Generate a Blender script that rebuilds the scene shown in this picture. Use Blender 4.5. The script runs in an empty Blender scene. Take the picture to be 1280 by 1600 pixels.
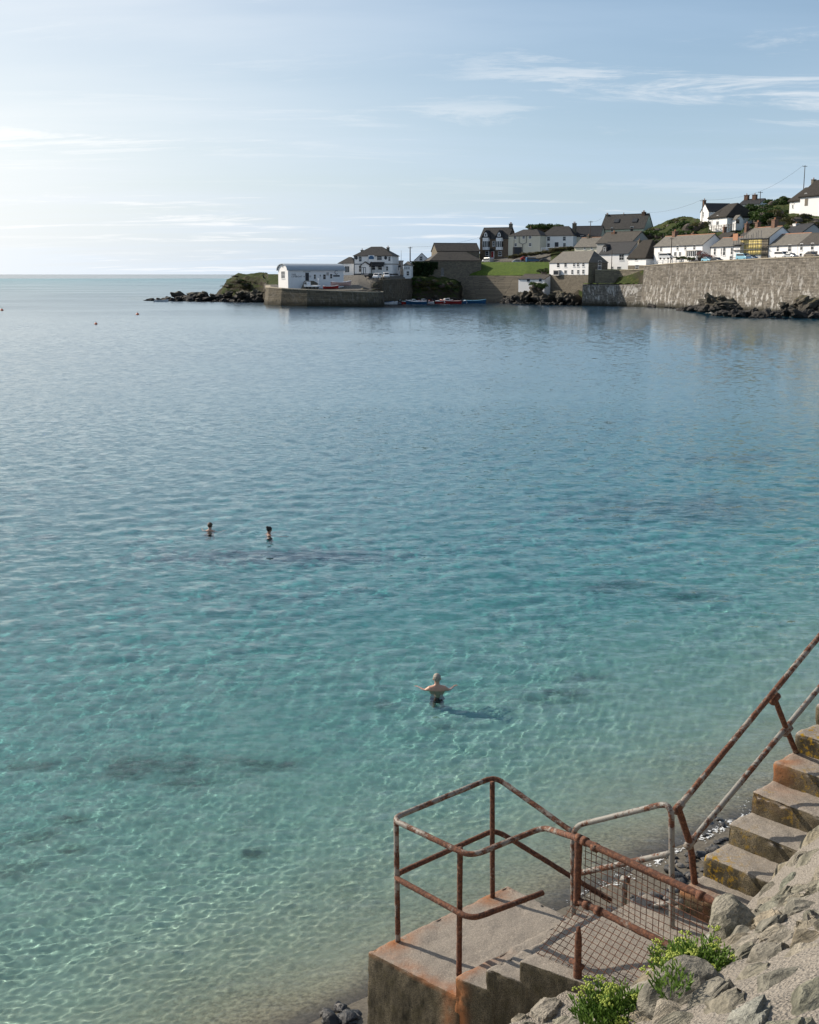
import bpy, bmesh, math, random
import numpy as np
from mathutils import Vector, Matrix, noise as mnoise

scene = bpy.context.scene
# =================================================================== camera
F = 1867.0                       # focal length in pixels of the 1280x1600 photograph (35 mm lens)
PITCH = math.atan((800 - 428.0) / F)
CP, SP = math.cos(PITCH), math.sin(PITCH)
CAM = Vector((0.0, 0.0, 10.0))
cam_data = bpy.data.cameras.new('camera')
cam = bpy.data.objects.new('camera', cam_data)
scene.collection.objects.link(cam)
cam.location = CAM
cam.rotation_euler = (math.pi / 2 - PITCH, 0, 0)
cam_data.sensor_fit = 'HORIZONTAL'
cam_data.sensor_width = 36.0
cam_data.lens = F / 1280 * 36.0
cam_data.clip_start = 0.1
cam_data.clip_end = 60000
scene.camera = cam
# =================================================================== sky and sun
SUN_DIR = Vector((-0.84, 0.545, 0)).normalized()      # where the sun stands, in plan
SUN_EL = math.radians(31)
SKY_STRENGTH = 0.083
EXPOSURE = 0.26
world = bpy.data.worlds.new('World')
scene.world = world
world.use_nodes = True


def nd(t, typ, ins=None, **props):
    n = t.nodes.new('ShaderNode' + typ)
    for k, v in props.items():
        setattr(n, k, v)
    for k, v in (ins or {}).items():
        if isinstance(v, bpy.types.NodeSocket):
            t.links.new(v, n.inputs[k])
        else:
            s = n.inputs[k]
            if hasattr(s.default_value, '__len__') and len(s.default_value) == 4 and len(v) == 3:
                v = (*v, 1)
            s.default_value = v
    return n


def math_n(t, op, a, b=0.0, c=0.0, clamp=False):
    return nd(t, 'Math', {0: a, 1: b, 2: c}, operation=op, use_clamp=clamp).outputs[0]


def mixc(t, f, a, b, blend='MIX'):
    n = nd(t, 'Mix', {}, data_type='RGBA', blend_type=blend)
    for i, v in ((0, f), (6, a), (7, b)):
        if isinstance(v, bpy.types.NodeSocket):
            t.links.new(v, n.inputs[i])
        else:
            n.inputs[i].default_value = (*v, 1) if i > 0 and len(v) == 3 else v
    return n.outputs[2]


def ramp(t, f, stops, interp='LINEAR'):
    n = nd(t, 'ValToRGB', {'Fac': f})
    r = n.color_ramp
    r.interpolation = interp
    while len(r.elements) < len(stops):
        r.elements.new(0.5)
    for e, (p, c) in zip(r.elements, stops):
        e.position = p
        e.color = (c, c, c, 1) if isinstance(c, (int, float)) else (*c, 1)
    return n.outputs[0]


def maprange(t, v, a, b, c=0.0, d=1.0, smooth=False):
    n = nd(t, 'MapRange', {0: v, 1: a, 2: b, 3: c, 4: d}, interpolation_type='SMOOTHSTEP' if smooth else 'LINEAR')
    return n.outputs[0]


def noise_n(t, vec, scale, detail=4.0, rough=0.55, dist=0.0, out=0):
    return nd(t, 'TexNoise', {'Vector': vec, 'Scale': scale, 'Detail': detail, 'Roughness': rough, 'Distortion': dist}).outputs[out]


def build_world():
    t = world.node_tree
    t.nodes.clear()
    d = nd(t, 'TexCoord').outputs['Generated']
    xyz = nd(t, 'SeparateXYZ', {0: d})
    x, y, z = xyz.outputs
    sky = nd(t, 'TexSky', {}, sky_type='NISHITA', sun_disc=False, sun_elevation=SUN_EL,
             sun_rotation=math.atan2(SUN_DIR.x, SUN_DIR.y), air_density=1.0, dust_density=0.6, ozone_density=1.4).outputs[0]
    # thin high veil, whiter and thicker towards the horizon and towards the sun
    sdot = nd(t, 'VectorMath', {0: d, 1: (SUN_DIR.x * math.cos(SUN_EL), SUN_DIR.y * math.cos(SUN_EL), math.sin(SUN_EL))}, operation='DOT_PRODUCT').outputs['Value']
    glow = maprange(t, sdot, 0.35, 0.95, 0, 1, True)
    veil = mixc(t, glow, (5.2, 6.8, 8.7), (12.2, 11.9, 11.3))
    zc = math_n(t, 'MAXIMUM', z, 0.0)
    low = math_n(t, 'POWER', math_n(t, 'SUBTRACT', 1.0, zc, clamp=True), 5.5)
    # cirrus on a flat layer high above
    den = math_n(t, 'ADD', zc, 0.10)
    px = math_n(t, 'DIVIDE', x, den)
    py = math_n(t, 'DIVIDE', y, den)
    p = nd(t, 'CombineXYZ', {0: math_n(t, 'MULTIPLY', px, 0.42), 1: math_n(t, 'MULTIPLY', py, 1.25), 2: 0.0}).outputs[0]
    p2 = nd(t, 'Mapping', {'Vector': p, 'Location': (3.1, 7.02, 0), 'Rotation': (0, 0, 0.06)}).outputs[0]
    big = noise_n(t, p2, 0.55, 3, 0.5)
    wisp = noise_n(t, p2, 2.2, 10, 0.68, 0.5)
    streak = math_n(t, 'MULTIPLY', maprange(t, wisp, 0.515, 0.645, 0, 1, True), maprange(t, big, 0.38, 0.66, 0.15, 1, True))
    soft = maprange(t, noise_n(t, p2, 0.9, 5, 0.55, 0.2), 0.36, 0.72, 0, 1, True)
    f0 = math_n(t, 'ADD', math_n(t, 'ADD', math_n(t, 'MULTIPLY', low, 0.80), 0.06), math_n(t, 'MULTIPLY', glow, 0.28))
    f1 = math_n(t, 'ADD', f0, math_n(t, 'MULTIPLY', soft, 0.20), clamp=True)
    sky = nd(t, 'HueSaturation', {'Saturation': 1.18, 'Color': sky}).outputs[0]
    base = mixc(t, f1, sky, veil)
    cloud = mixc(t, glow, (9.2, 9.5, 9.8), (12.0, 11.9, 11.7))
    col = mixc(t, math_n(t, 'MULTIPLY', streak, 0.9, clamp=True), base, cloud)
    bg = nd(t, 'Background', {'Color': col, 'Strength': SKY_STRENGTH})
    out = nd(t, 'OutputWorld', {'Surface': bg.outputs[0]})


build_world()
sun_data = bpy.data.lights.new('sun', 'SUN')
sun_data.energy = 4.9
sun_data.angle = math.radians(0.53)
sun_data.color = (1.0, 0.90, 0.77)
sun_data.cycles.is_caustics_light = True
sun = bpy.data.objects.new('sun', sun_data)
scene.collection.objects.link(sun)
sun.location = (-60, 40, 60)
sun.rotation_euler = Vector((SUN_DIR.x * math.cos(SUN_EL), SUN_DIR.y * math.cos(SUN_EL), math.sin(SUN_EL))).to_track_quat('Z', 'Y').to_euler()
vs = scene.view_settings
vs.view_transform = 'Standard'
vs.look = 'None'
vs.gamma = 1
vs.exposure = EXPOSURE
scene.cycles.max_bounces = 10
scene.cycles.transmission_bounces = 8
scene.cycles.transparent_max_bounces = 16
scene.cycles.sample_clamp_indirect = 6
scene.cycles.use_denoising = True

# =================================================================== helpers


def ray(px, py):
    a, b = (px - 640) / F, (800 - py) / F
    return Vector((a, CP + b * SP, -SP + b * CP))


def W(px, py, z):
    r = ray(px, py)
    return CAM + r * ((z - CAM.z) / r.z)


def P(px, py, Y):
    r = ray(px, py)
    return CAM + r * (Y / r.y)


def zat(py, Y):
    return P(640, py, Y).z


def plan(px, Y):
    """a point in plan: the direction of column px on the horizon, at distance Y"""
    return Vector(((px - 640) / F * CP * Y, Y))


def link(o, parent=None):
    scene.collection.objects.link(o)
    if parent is not None:
        o.parent = parent
    return o


def empty(name, loc=(0, 0, 0), rz=0.0, parent=None):
    o = bpy.data.objects.new(name, None)
    o.location = loc
    o.rotation_euler = (0, 0, rz)
    o.empty_display_size = 0.2
    return link(o, parent)


def tag(o, label=None, cat=None, group=None, kind=None):
    if label: o['label'] = label
    if cat: o['category'] = cat
    if group: o['group'] = group
    if kind: o['kind'] = kind
    return o


def copy_tree(o, parent=None):
    c = o.copy()
    scene.collection.objects.link(c)
    c.parent = parent
    for ch in o.children:
        if ch is not c:
            copy_tree(ch, c)
    return c


class MB:
    """collects shapes; build() links them as ONE mesh object"""

    def __init__(s):
        s.v, s.f = [], []

    def add(s, vs, fs):
        n = len(s.v)
        s.v += [tuple(v) for v in vs]
        s.f += [tuple(i + n for i in f) for f in fs]
        return s

    def box(s, x0, x1, y0, y1, z0, z1, M=None):
        vs = [Vector(c) for c in ((x0, y0, z0), (x1, y0, z0), (x1, y1, z0), (x0, y1, z0), (x0, y0, z1), (x1, y0, z1), (x1, y1, z1), (x0, y1, z1))]
        if M is not None:
            vs = [M @ v for v in vs]
        return s.add(vs, [(0, 3, 2, 1), (4, 5, 6, 7), (0, 1, 5, 4), (1, 2, 6, 5), (2, 3, 7, 6), (3, 0, 4, 7)])

    def prism_x(s, sec, x0, x1):
        """section in (y,z), anticlockwise seen from +x, extruded along x"""
        n = len(sec)
        vs = [(x0, y, z) for y, z in sec] + [(x1, y, z) for y, z in sec]
        fs = [(i, i + n, (i + 1) % n + n, (i + 1) % n) for i in range(n)]
        fs = [tuple(reversed(f)) for f in fs]
        return s.add(vs, fs + [tuple(reversed(range(n))), tuple(range(n, 2 * n))])

    def prism_y(s, sec, y0, y1):
        n = len(sec)
        vs = [(x, y0, z) for x, z in sec] + [(x, y1, z) for x, z in sec]
        fs = [(i, i + n, (i + 1) % n + n, (i + 1) % n) for i in range(n)]
        return s.add(vs, fs + [tuple(range(n)), tuple(reversed(range(n, 2 * n)))])

    def prism_z(s, poly, z0, z1):
        n = len(poly)
        vs = [(x, y, z0) for x, y in poly] + [(x, y, z1) for x, y in poly]
        fs = [(i, (i + 1) % n, (i + 1) % n + n, i + n) for i in range(n)]
        return s.add(vs, fs + [tuple(reversed(range(n))), tuple(range(n, 2 * n))])

    def tube(s, pts, r, sides=10, fillet=0.0, wob=0.0, caps=True, seg=0.0):
        pts = [Vector(p) for p in pts]
        if fillet:
            q = [pts[0]]
            for a, b, c in zip(pts, pts[1:], pts[2:]):
                d = min(fillet, (a - b).length * .45, (c - b).length * .45)
                p0, p1 = b + (a - b).normalized() * d, b + (c - b).normalized() * d
                for i in range(7):
                    u = i / 6
                    q.append(p0 * (1 - u) ** 2 + b * 2 * u * (1 - u) + p1 * u * u)
            pts = q + [pts[-1]]
        if seg:
            q = [pts[0]]
            for a, b in zip(pts, pts[1:]):
                k = max(1, int((b - a).length / seg))
                q += [a.lerp(b, (i + 1) / k) for i in range(k)]
            pts = q
        rr = r if callable(r) else (lambda u: r)
        n0 = len(s.v)
        up = None
        for i, p in enumerate(pts):
            t = ((pts[i + 1] if i + 1 < len(pts) else p) - (pts[i - 1] if i else p)).normalized()
            if up is None:
                up = t.orthogonal().normalized()
            up = (up - t * up.dot(t)).normalized()
            sd = t.cross(up)
            ri = rr(i / max(1, len(pts) - 1))
            for k in range(sides):
                a = 2 * math.pi * k / sides
                w = 1.0
                if wob:
                    w += wob * mnoise.noise((p + up * math.cos(a) * r * 1.5 + sd * math.sin(a) * r * 1.5) * 28)
                s.v.append(tuple(p + (up * math.cos(a) + sd * math.sin(a)) * ri * w))
        m = len(pts)
        for i in range(m - 1):
            for k in range(sides):
                a, b = n0 + i * sides + k, n0 + i * sides + (k + 1) % sides
                s.f.append((a, b, b + sides, a + sides))
        if caps:
            s.f.append(tuple(n0 + k for k in reversed(range(sides))))
            s.f.append(tuple(n0 + (m - 1) * sides + k for k in range(sides)))
        return s

    def lathe(s, prof, c=(0, 0, 0), sides=12):
        n0 = len(s.v)
        for r, z in prof:
            for k in range(sides):
                a = 2 * math.pi * k / sides
                s.v.append((c[0] + r * math.cos(a), c[1] + r * math.sin(a), c[2] + z))
        for i in range(len(prof) - 1):
            for k in range(sides):
                a, b = n0 + i * sides + k, n0 + i * sides + (k + 1) % sides
                s.f.append((a, b, b + sides, a + sides))
        s.f.append(tuple(n0 + k for k in reversed(range(sides))))
        s.f.append(tuple(n0 + (len(prof) - 1) * sides + k for k in range(sides)))
        return s

    def mesh(s, name, mat=None, smooth=False):
        me = bpy.data.meshes.new(name)
        me.from_pydata(s.v, [], s.f)
        me.update()
        if mat is not None:
            me.materials.append(mat)
        if smooth:
            me.polygons.foreach_set('use_smooth', [True] * len(me.polygons))
        return me

    def build(s, name, mat, parent=None, smooth=False, bevel=0.0):
        o = bpy.data.objects.new(name, s.mesh(name, mat, smooth))
        if bevel:
            b = o.modifiers.new('bevel', 'BEVEL')
            b.width = bevel
            b.segments = 2
        return link(o, parent)


def mesh_np(name, v, f, mat=None, smooth=True):
    v = np.asarray(v, dtype=np.float32)
    f = np.asarray(f, dtype=np.int32)
    me = bpy.data.meshes.new(name)
    me.vertices.add(len(v))
    me.vertices.foreach_set('co', v.ravel())
    k = f.shape[1]
    me.loops.add(f.size)
    me.loops.foreach_set('vertex_index', f.ravel())
    me.polygons.add(len(f))
    me.polygons.foreach_set('loop_start', np.arange(len(f), dtype=np.int32) * k)
    me.update(calc_edges=True)
    if smooth:
        me.polygons.foreach_set('use_smooth', np.ones(len(f), dtype=bool))
    if mat is not None:
        me.materials.append(mat)
    return me


def grid_faces(nr, nc):
    i = np.arange(nr - 1)[:, None] * nc + np.arange(nc - 1)[None, :]
    return np.stack([i, i + 1, i + nc + 1, i + nc], -1).reshape(-1, 4)


def vnoise(x, y, seed=0, octaves=4, gain=0.5):
    """value noise on numpy arrays, about -1..1"""
    rs = np.random.default_rng(seed)
    tot = np.zeros_like(x, dtype=float)
    amp, norm = 1.0, 0.0
    for _ in range(octaves):
        g = rs.random((256, 256)) * 2 - 1
        xi, yi = np.floor(x).astype(int), np.floor(y).astype(int)
        fx, fy = x - xi, y - yi
        fx, fy = fx * fx * (3 - 2 * fx), fy * fy * (3 - 2 * fy)
        a, b = g[xi & 255, yi & 255], g[(xi + 1) & 255, yi & 255]
        c, d = g[xi & 255, (yi + 1) & 255], g[(xi + 1) & 255, (yi + 1) & 255]
        tot += amp * ((a * (1 - fx) + b * fx) * (1 - fy) + (c * (1 - fx) + d * fx) * fy)
        norm += amp
        amp *= gain
        x, y = x * 2.03 + 17.3, y * 2.03 + 5.1
    return tot / norm


# =================================================================== materials
MATS = {}


def material(name):
    m = bpy.data.materials.new(name)
    m.use_nodes = True
    m.node_tree.nodes.clear()
    MATS[name] = m
    return m, m.node_tree


def finish(t, color, rough=0.7, height=None, bump=0.3, dist=0.02, spec=0.4, metal=0.0, extra=None):
    ins = {'Base Color': color, 'Roughness': rough, 'Specular IOR Level': spec, 'Metallic': metal}
    ins.update(extra or {})
    b = nd(t, 'BsdfPrincipled', ins)
    if height is not None:
        bp = nd(t, 'Bump', {'Height': height, 'Strength': bump, 'Distance': dist})
        t.links.new(bp.outputs[0], b.inputs['Normal'])
    nd(t, 'OutputMaterial', {'Surface': b.outputs[0]})


def coords(t, kind='Object'):
    return nd(t, 'TexCoord').outputs[kind]


def wpos(t):
    return nd(t, 'NewGeometry').outputs['Position']


def plain(name, col, rough=0.6, var=0.12, scale=3.0, spec=0.4, metal=0.0, bump=0.0):
    m, t = material(name)
    c = wpos(t)
    n = noise_n(t, c, scale, 5, 0.6)
    dark = tuple(v * (1 - var) for v in col)
    lite = tuple(min(1, v * (1 + var * .6)) for v in col)
    finish(t, mixc(t, n, dark, lite), rough, n if bump else None, bump, 0.02, spec, metal)
    return m


def wall_paint(name, col, dirt=(0.35, 0.32, 0.27), amount=0.35, rough=0.85):
    m, t = material(name)
    c = wpos(t)
    st = nd(t, 'Mapping', {'Vector': c, 'Scale': (1.6, 1.6, 0.35)}).outputs[0]
    n1 = noise_n(t, st, 1.2, 6, 0.65)
    n2 = noise_n(t, c, 0.5, 3, 0.5)
    f = math_n(t, 'MULTIPLY', maprange(t, n1, 0.50, 0.85, 0, amount, True), maprange(t, n2, 0.3, 0.7, 0.3, 1))
    finish(t, mixc(t, f, col, dirt), rough, n1, 0.15, 0.02, 0.25)
    return m


def masonry(name, c1, c2, mortar, bw, bh, streak=0.0, weed=False, scale=1.0):
    m, t = material(name)
    o = coords(t)
    pos = nd(t, 'SeparateXYZ', {0: o}).outputs
    along = math_n(t, 'ADD', pos[0], pos[1])
    wob = noise_n(t, o, 0.9, 3, 0.5, out=1)
    v = nd(t, 'CombineXYZ', {0: along, 1: pos[2], 2: 0.0}).outputs[0]
    v = nd(t, 'VectorMath', {0: v, 1: nd(t, 'VectorMath', {0: wob, 1: (0.25, 0.18, 0)}, operation='MULTIPLY').outputs[0]}, operation='ADD').outputs[0]
    br = nd(t, 'TexBrick', {'Vector': v, 'Color1': c1, 'Color2': c2, 'Mortar': mortar, 'Scale': scale, 'Mortar Size': 0.035,
                            'Mortar Smooth': 0.3, 'Bias': 0.0, 'Brick Width': bw, 'Row Height': bh}, offset=0.5, squash=0.8)
    n = noise_n(t, o, 1.3, 6, 0.65)
    fine = noise_n(t, o, 6.0, 4, 0.6)
    col = mixc(t, maprange(t, n, 0.3, 0.7, 0, 0.75), br.outputs[0], mixc(t, fine, tuple(v * .45 for v in c1), tuple(v * 1.35 for v in c2)))
    if streak:
        sv = nd(t, 'CombineXYZ', {0: math_n(t, 'MULTIPLY', along, 1.5), 1: math_n(t, 'MULTIPLY', pos[2], 0.30), 2: 0.0}).outputs[0]
        s1 = noise_n(t, sv, 1.0, 6, 0.72)
        patch = noise_n(t, v, 0.16, 5, 0.65)
        band = maprange(t, pos[2], 1.0, 12.0, 1.0, 0.12)
        s = math_n(t, 'MULTIPLY', maprange(t, s1, 0.50, 0.60, 0, 1, True), maprange(t, patch, 0.38, 0.52, 0.10, 1, True))
        s = math_n(t, 'MULTIPLY', s, math_n(t, 'MULTIPLY', band, streak), clamp=True)
        col = mixc(t, s, col, (0.68, 0.65, 0.60))
    if weed:
        lowz = maprange(t, math_n(t, 'ADD', pos[2], math_n(t, 'MULTIPLY', n, 1.6)), 0.9, 3.0, 0.95, 0, True)
        col = mixc(t, lowz, col, (0.030, 0.028, 0.018))
    h = math_n(t, 'ADD', math_n(t, 'MULTIPLY', br.outputs[1], -0.6), math_n(t, 'MULTIPLY', n, 0.7))
    finish(t, col, 0.9, h, 0.9, 0.18, 0.2)
    return m


def roof_mat(name, c1, c2, row=0.32, moss=0.0, rough=0.75):
    m, t = material(name)
    o = coords(t)
    pos = nd(t, 'SeparateXYZ', {0: o}).outputs
    v = nd(t, 'CombineXYZ', {0: pos[0], 1: math_n(t, 'MULTIPLY', pos[2], 1.3), 2: 0.0}).outputs[0]
    br = nd(t, 'TexBrick', {'Vector': v, 'Color1': c1, 'Color2': c2, 'Mortar': tuple(v * .55 for v in c1), 'Scale': 1.0,
                            'Mortar Size': 0.02, 'Brick Width': 0.5, 'Row Height': row}, offset=0.5)
    n = noise_n(t, wpos(t), 0.8, 6, 0.65)
    n2 = noise_n(t, wpos(t), 5.0, 4, 0.6)
    col = mixc(t, maprange(t, n, 0.35, 0.7, 0, 0.8), br.outputs[0], mixc(t, n2, tuple(v * .6 for v in c1), tuple(v * 1.3 for v in c2)))
    if moss:
        col = mixc(t, maprange(t, n2, 0.5, 0.75, 0, moss, True), col, (0.20, 0.16, 0.06))
    finish(t, col, rough, br.outputs[1], 0.5, 0.04, 0.3)
    return m


def build_materials():
    # ---- foreground concrete: aggregate speckle, rust stains, green-black damp on upright faces, yellow lichen
    m, t = material('concrete')
    o = coords(t)
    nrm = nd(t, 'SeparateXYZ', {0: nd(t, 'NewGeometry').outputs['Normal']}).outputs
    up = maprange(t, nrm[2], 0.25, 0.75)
    big = noise_n(t, o, 1.7, 6, 0.6)
    med = noise_n(t, o, 9, 5, 0.65)
    speck = nd(t, 'TexVoronoi', {'Vector': o, 'Scale': 85.0}).outputs[0]
    fine = noise_n(t, o, 140, 3, 0.7)
    top = mixc(t, big, (0.33, 0.288, 0.238), (0.50, 0.44, 0.365))
    top = mixc(t, maprange(t, med, 0.35, 0.7, 0, 0.5), top, (0.33, 0.30, 0.26))
    top = mixc(t, maprange(t, fine, 0.42, 0.60, 0.6, 0), top, (0.10, 0.088, 0.075))
    top = mixc(t, maprange(t, noise_n(t, o, 42, 5, 0.75), 0.44, 0.58, 0.4, 0), top, (0.17, 0.15, 0.125))
    top = mixc(t, maprange(t, speck, 0.12, 0.3, 0.35, 0), top, (0.55, 0.50, 0.43))
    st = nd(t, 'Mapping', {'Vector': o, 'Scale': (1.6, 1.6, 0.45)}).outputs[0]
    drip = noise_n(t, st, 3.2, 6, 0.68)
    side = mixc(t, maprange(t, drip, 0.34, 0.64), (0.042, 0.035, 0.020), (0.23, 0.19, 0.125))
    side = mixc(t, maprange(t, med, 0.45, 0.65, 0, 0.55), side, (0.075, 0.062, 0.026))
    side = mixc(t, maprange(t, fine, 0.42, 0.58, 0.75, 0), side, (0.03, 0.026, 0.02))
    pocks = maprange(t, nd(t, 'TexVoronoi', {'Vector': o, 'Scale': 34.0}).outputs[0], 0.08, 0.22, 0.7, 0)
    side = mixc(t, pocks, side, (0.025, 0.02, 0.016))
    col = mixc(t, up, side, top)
    at = nd(t, 'Attribute', {}, attribute_name='rust').outputs['Fac']
    rn = noise_n(t, o, 6.5, 6, 0.7)
    rn2 = noise_n(t, st, 5.0, 5, 0.6)
    rf = math_n(t, 'MULTIPLY', at, maprange(t, rn, 0.30, 0.60, 0.1, 1.0, True), clamp=True)
    col = mixc(t, rf, col, mixc(t, rn2, (0.20, 0.055, 0.018), (0.42, 0.20, 0.085)))
    li = nd(t, 'Attribute', {}, attribute_name='lichen').outputs['Fac']
    lf = math_n(t, 'MULTIPLY', li, maprange(t, noise_n(t, o, 17, 5, 0.7), 0.50, 0.62, 0, 1.0, True), clamp=True)
    col = mixc(t, lf, col, mixc(t, fine, (0.20, 0.12, 0.012), (0.46, 0.28, 0.02)))
    h = math_n(t, 'ADD', math_n(t, 'MULTIPLY', fine, 0.55), math_n(t, 'ADD', med, math_n(t, 'MULTIPLY', pocks, -0.5)))
    finish(t, col, 0.92, h, 0.75, 0.012, 0.2)

    # ---- pipes
    def pipe(name, rust, paintc):
        m, t = material(name)
        o = coords(t)
        n = noise_n(t, o, 11, 8, 0.74)
        n2 = noise_n(t, o, 42, 6, 0.75)
        n3 = noise_n(t, o, 2.2, 3, 0.5)
        rc = ramp(t, n2, [(0.28, (0.030, 0.014, 0.010)), (0.45, (0.085, 0.036, 0.021)), (0.58, (0.17, 0.068, 0.034)), (0.75, (0.37, 0.195, 0.105))])
        pc = mixc(t, n2, tuple(v * .62 for v in paintc), tuple(v * 1.2 for v in paintc))
        f = maprange(t, math_n(t, 'ADD', n, math_n(t, 'MULTIPLY', math_n(t, 'SUBTRACT', n3, 0.5), 0.5)), rust - 0.04, rust + 0.05, 0, 1, True)
        col = mixc(t, f, rc, pc)
        finish(t, col, mixc(t, f, (0.85,) * 3, (0.5,) * 3), math_n(t, 'ADD', n2, math_n(t, 'MULTIPLY', f, 0.3)), 0.8, 0.006, 0.4)
    pipe('rusty_pipe', 0.64, (0.24, 0.19, 0.15))
    pipe('flaking_pipe', 0.53, (0.27, 0.235, 0.195))
    pipe('grey_pipe', 0.47, (0.25, 0.235, 0.205))
    # ---- foreground stone
    m, t = material('wall_stone')
    o = coords(t)
    rnd = nd(t, 'ObjectInfo').outputs['Random']
    sh = nd(t, 'VectorMath', {0: o, 1: nd(t, 'CombineXYZ', {0: math_n(t, 'MULTIPLY', rnd, 40.0), 1: rnd, 2: math_n(t, 'MULTIPLY', rnd, 9.0)}).outputs[0]}, operation='ADD').outputs[0]
    fol = nd(t, 'Mapping', {'Vector': sh, 'Scale': (2.0, 7.0, 16.0), 'Rotation': (0.2, 0.15, 0)}).outputs[0]
    n1 = noise_n(t, fol, 1.6, 7, 0.65, 0.4)
    n2 = noise_n(t, sh, 3.0, 5, 0.6)
    n3 = noise_n(t, sh, 55, 4, 0.65)
    tint = ramp(t, rnd, [(0.0, (0.28, 0.275, 0.21)), (0.3, (0.42, 0.365, 0.275)), (0.5, (0.22, 0.21, 0.165)), (0.7, (0.38, 0.34, 0.275)), (0.85, (0.38, 0.315, 0.215)), (0.97, (0.25, 0.26, 0.20)), (1.0, (0.62, 0.59, 0.53))])
    col = mixc(t, maprange(t, n1, 0.34, 0.60), mixc(t, 1.0, tint, (0.30, 0.31, 0.30), 'MULTIPLY'), tint)
    col = mixc(t, maprange(t, n2, 0.5, 0.72, 0, 0.55), col, (0.40, 0.36, 0.30))
    col = mixc(t, maprange(t, n3, 0.36, 0.5, 0.45, 0), col, (0.06, 0.058, 0.05))
    ol = maprange(t, noise_n(t, sh, 4.2, 6, 0.72), 0.665, 0.70, 0, 0.9, True)
    col = mixc(t, ol, col, (0.46, 0.22, 0.025))
    finish(t, col, 0.85, math_n(t, 'ADD', math_n(t, 'MULTIPLY', n1, 1.6), math_n(t, 'MULTIPLY', n3, 0.5)), 1.0, 0.035, 0.3)
    m, t = material('mortar')
    o = coords(t)
    n1 = noise_n(t, o, 2.2, 6, 0.65)
    n2 = noise_n(t, o, 70, 4, 0.7)
    vo = nd(t, 'TexVoronoi', {'Vector': o, 'Scale': 60.0}).outputs
    col = mixc(t, n1, (0.25, 0.225, 0.19), (0.44, 0.395, 0.335))
    col = mixc(t, maprange(t, n2, 0.36, 0.55, 0.6, 0), col, (0.10, 0.088, 0.075))
    col = mixc(t, maprange(t, vo[0], 0.15, 0.35, 0.35, 0), col, (0.52, 0.48, 0.42))
    finish(t, col, 0.95, math_n(t, 'ADD', n2, vo[0]), 1.0, 0.02, 0.15)
    # ---- shore rock
    m, t = material('black_rock')
    o = wpos(t)
    nrm = nd(t, 'SeparateXYZ', {0: nd(t, 'NewGeometry').outputs['Normal']}).outputs
    n1 = noise_n(t, o, 0.9, 6, 0.65)
    n2 = noise_n(t, o, 4.0, 5, 0.65)
    z = nd(t, 'SeparateXYZ', {0: o}).outputs[2]
    dry = maprange(t, math_n(t, 'ADD', z, math_n(t, 'MULTIPLY', n1, 2.5)), 2.6, 5.5)
    col = mixc(t, n2, (0.010, 0.009, 0.008), (0.045, 0.038, 0.030))
    col = mixc(t, dry, col, mixc(t, n2, (0.045, 0.040, 0.030), (0.15, 0.125, 0.085)))
    col = mixc(t, math_n(t, 'MULTIPLY', maprange(t, nrm[2], 0.45, 0.8, 0, 0.8), math_n(t, 'MULTIPLY', dry, maprange(t, n1, 0.4, 0.6))), col, (0.10, 0.085, 0.025))
    finish(t, col, 0.75, math_n(t, 'ADD', n1, n2), 1.0, 0.35, 0.4)
    # ---- hillside: rock where steep, grass and scrub elsewhere, tarmac on the flat quay
    m, t = material('hillside')
    o = wpos(t)
    nrm = nd(t, 'SeparateXYZ', {0: nd(t, 'NewGeometry').outputs['True Normal']}).outputs
    n1 = noise_n(t, o, 0.25, 6, 0.65)
    n2 = noise_n(t, o, 1.8, 6, 0.7)
    g = mixc(t, n1, (0.022, 0.040, 0.009), (0.060, 0.078, 0.018))
    g = mixc(t, maprange(t, n2, 0.42, 0.68, 0, 0.7), g, (0.030, 0.036, 0.012))
    g = mixc(t, maprange(t, noise_n(t, o, 0.6, 5, 0.6), 0.55, 0.72, 0, 0.7), g, (0.15, 0.12, 0.045))
    rk = mixc(t, n2, (0.016, 0.014, 0.011), (0.085, 0.072, 0.05))
    col = mixc(t, maprange(t, math_n(t, 'ADD', nrm[2], math_n(t, 'MULTIPLY', n2, 0.25)), 0.62, 0.78), rk, g)
    q = nd(t, 'Attribute', {}, attribute_name='paved').outputs['Fac']
    col = mixc(t, q, col, mixc(t, n2, (0.10, 0.095, 0.085), (0.21, 0.195, 0.17)))
    finish(t, col, 0.95, math_n(t, 'ADD', n2, n1), 0.9, 0.6, 0.15)
    m, t = material('lawn')
    o = wpos(t)
    n1 = noise_n(t, o, 0.35, 5, 0.6)
    n2 = noise_n(t, o, 1.3, 7, 0.8)
    col = mixc(t, n1, (0.055, 0.105, 0.012), (0.12, 0.165, 0.022))
    col = mixc(t, maprange(t, n2, 0.42, 0.62, 0, 0.85), col, (0.035, 0.065, 0.010))
    finish(t, col, 0.9, n2, 1.0, 0.4, 0.2)

    def leaf(name, c1, c2, scale):
        m, t = material(name)
        rnd = nd(t, 'ObjectInfo').outputs['Random']
        n = noise_n(t, wpos(t), scale, 5, 0.7)
        col = mixc(t, maprange(t, n, 0.3, 0.7), c1, c2)
        col = mixc(t, math_n(t, 'MULTIPLY', rnd, 0.5), col, tuple(v * .6 for v in c1))
        b = nd(t, 'BsdfPrincipled', {'Base Color': col, 'Roughness': 0.6, 'Specular IOR Level': 0.3})
        tr = nd(t, 'BsdfTranslucent', {'Color': col})
        nd(t, 'OutputMaterial', {'Surface': nd(t, 'MixShader', {0: 0.25, 1: b.outputs[0], 2: tr.outputs[0]}).outputs[0]})
    leaf('shrub_leaf', (0.022, 0.048, 0.009), (0.075, 0.125, 0.02), 0.5)
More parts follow.
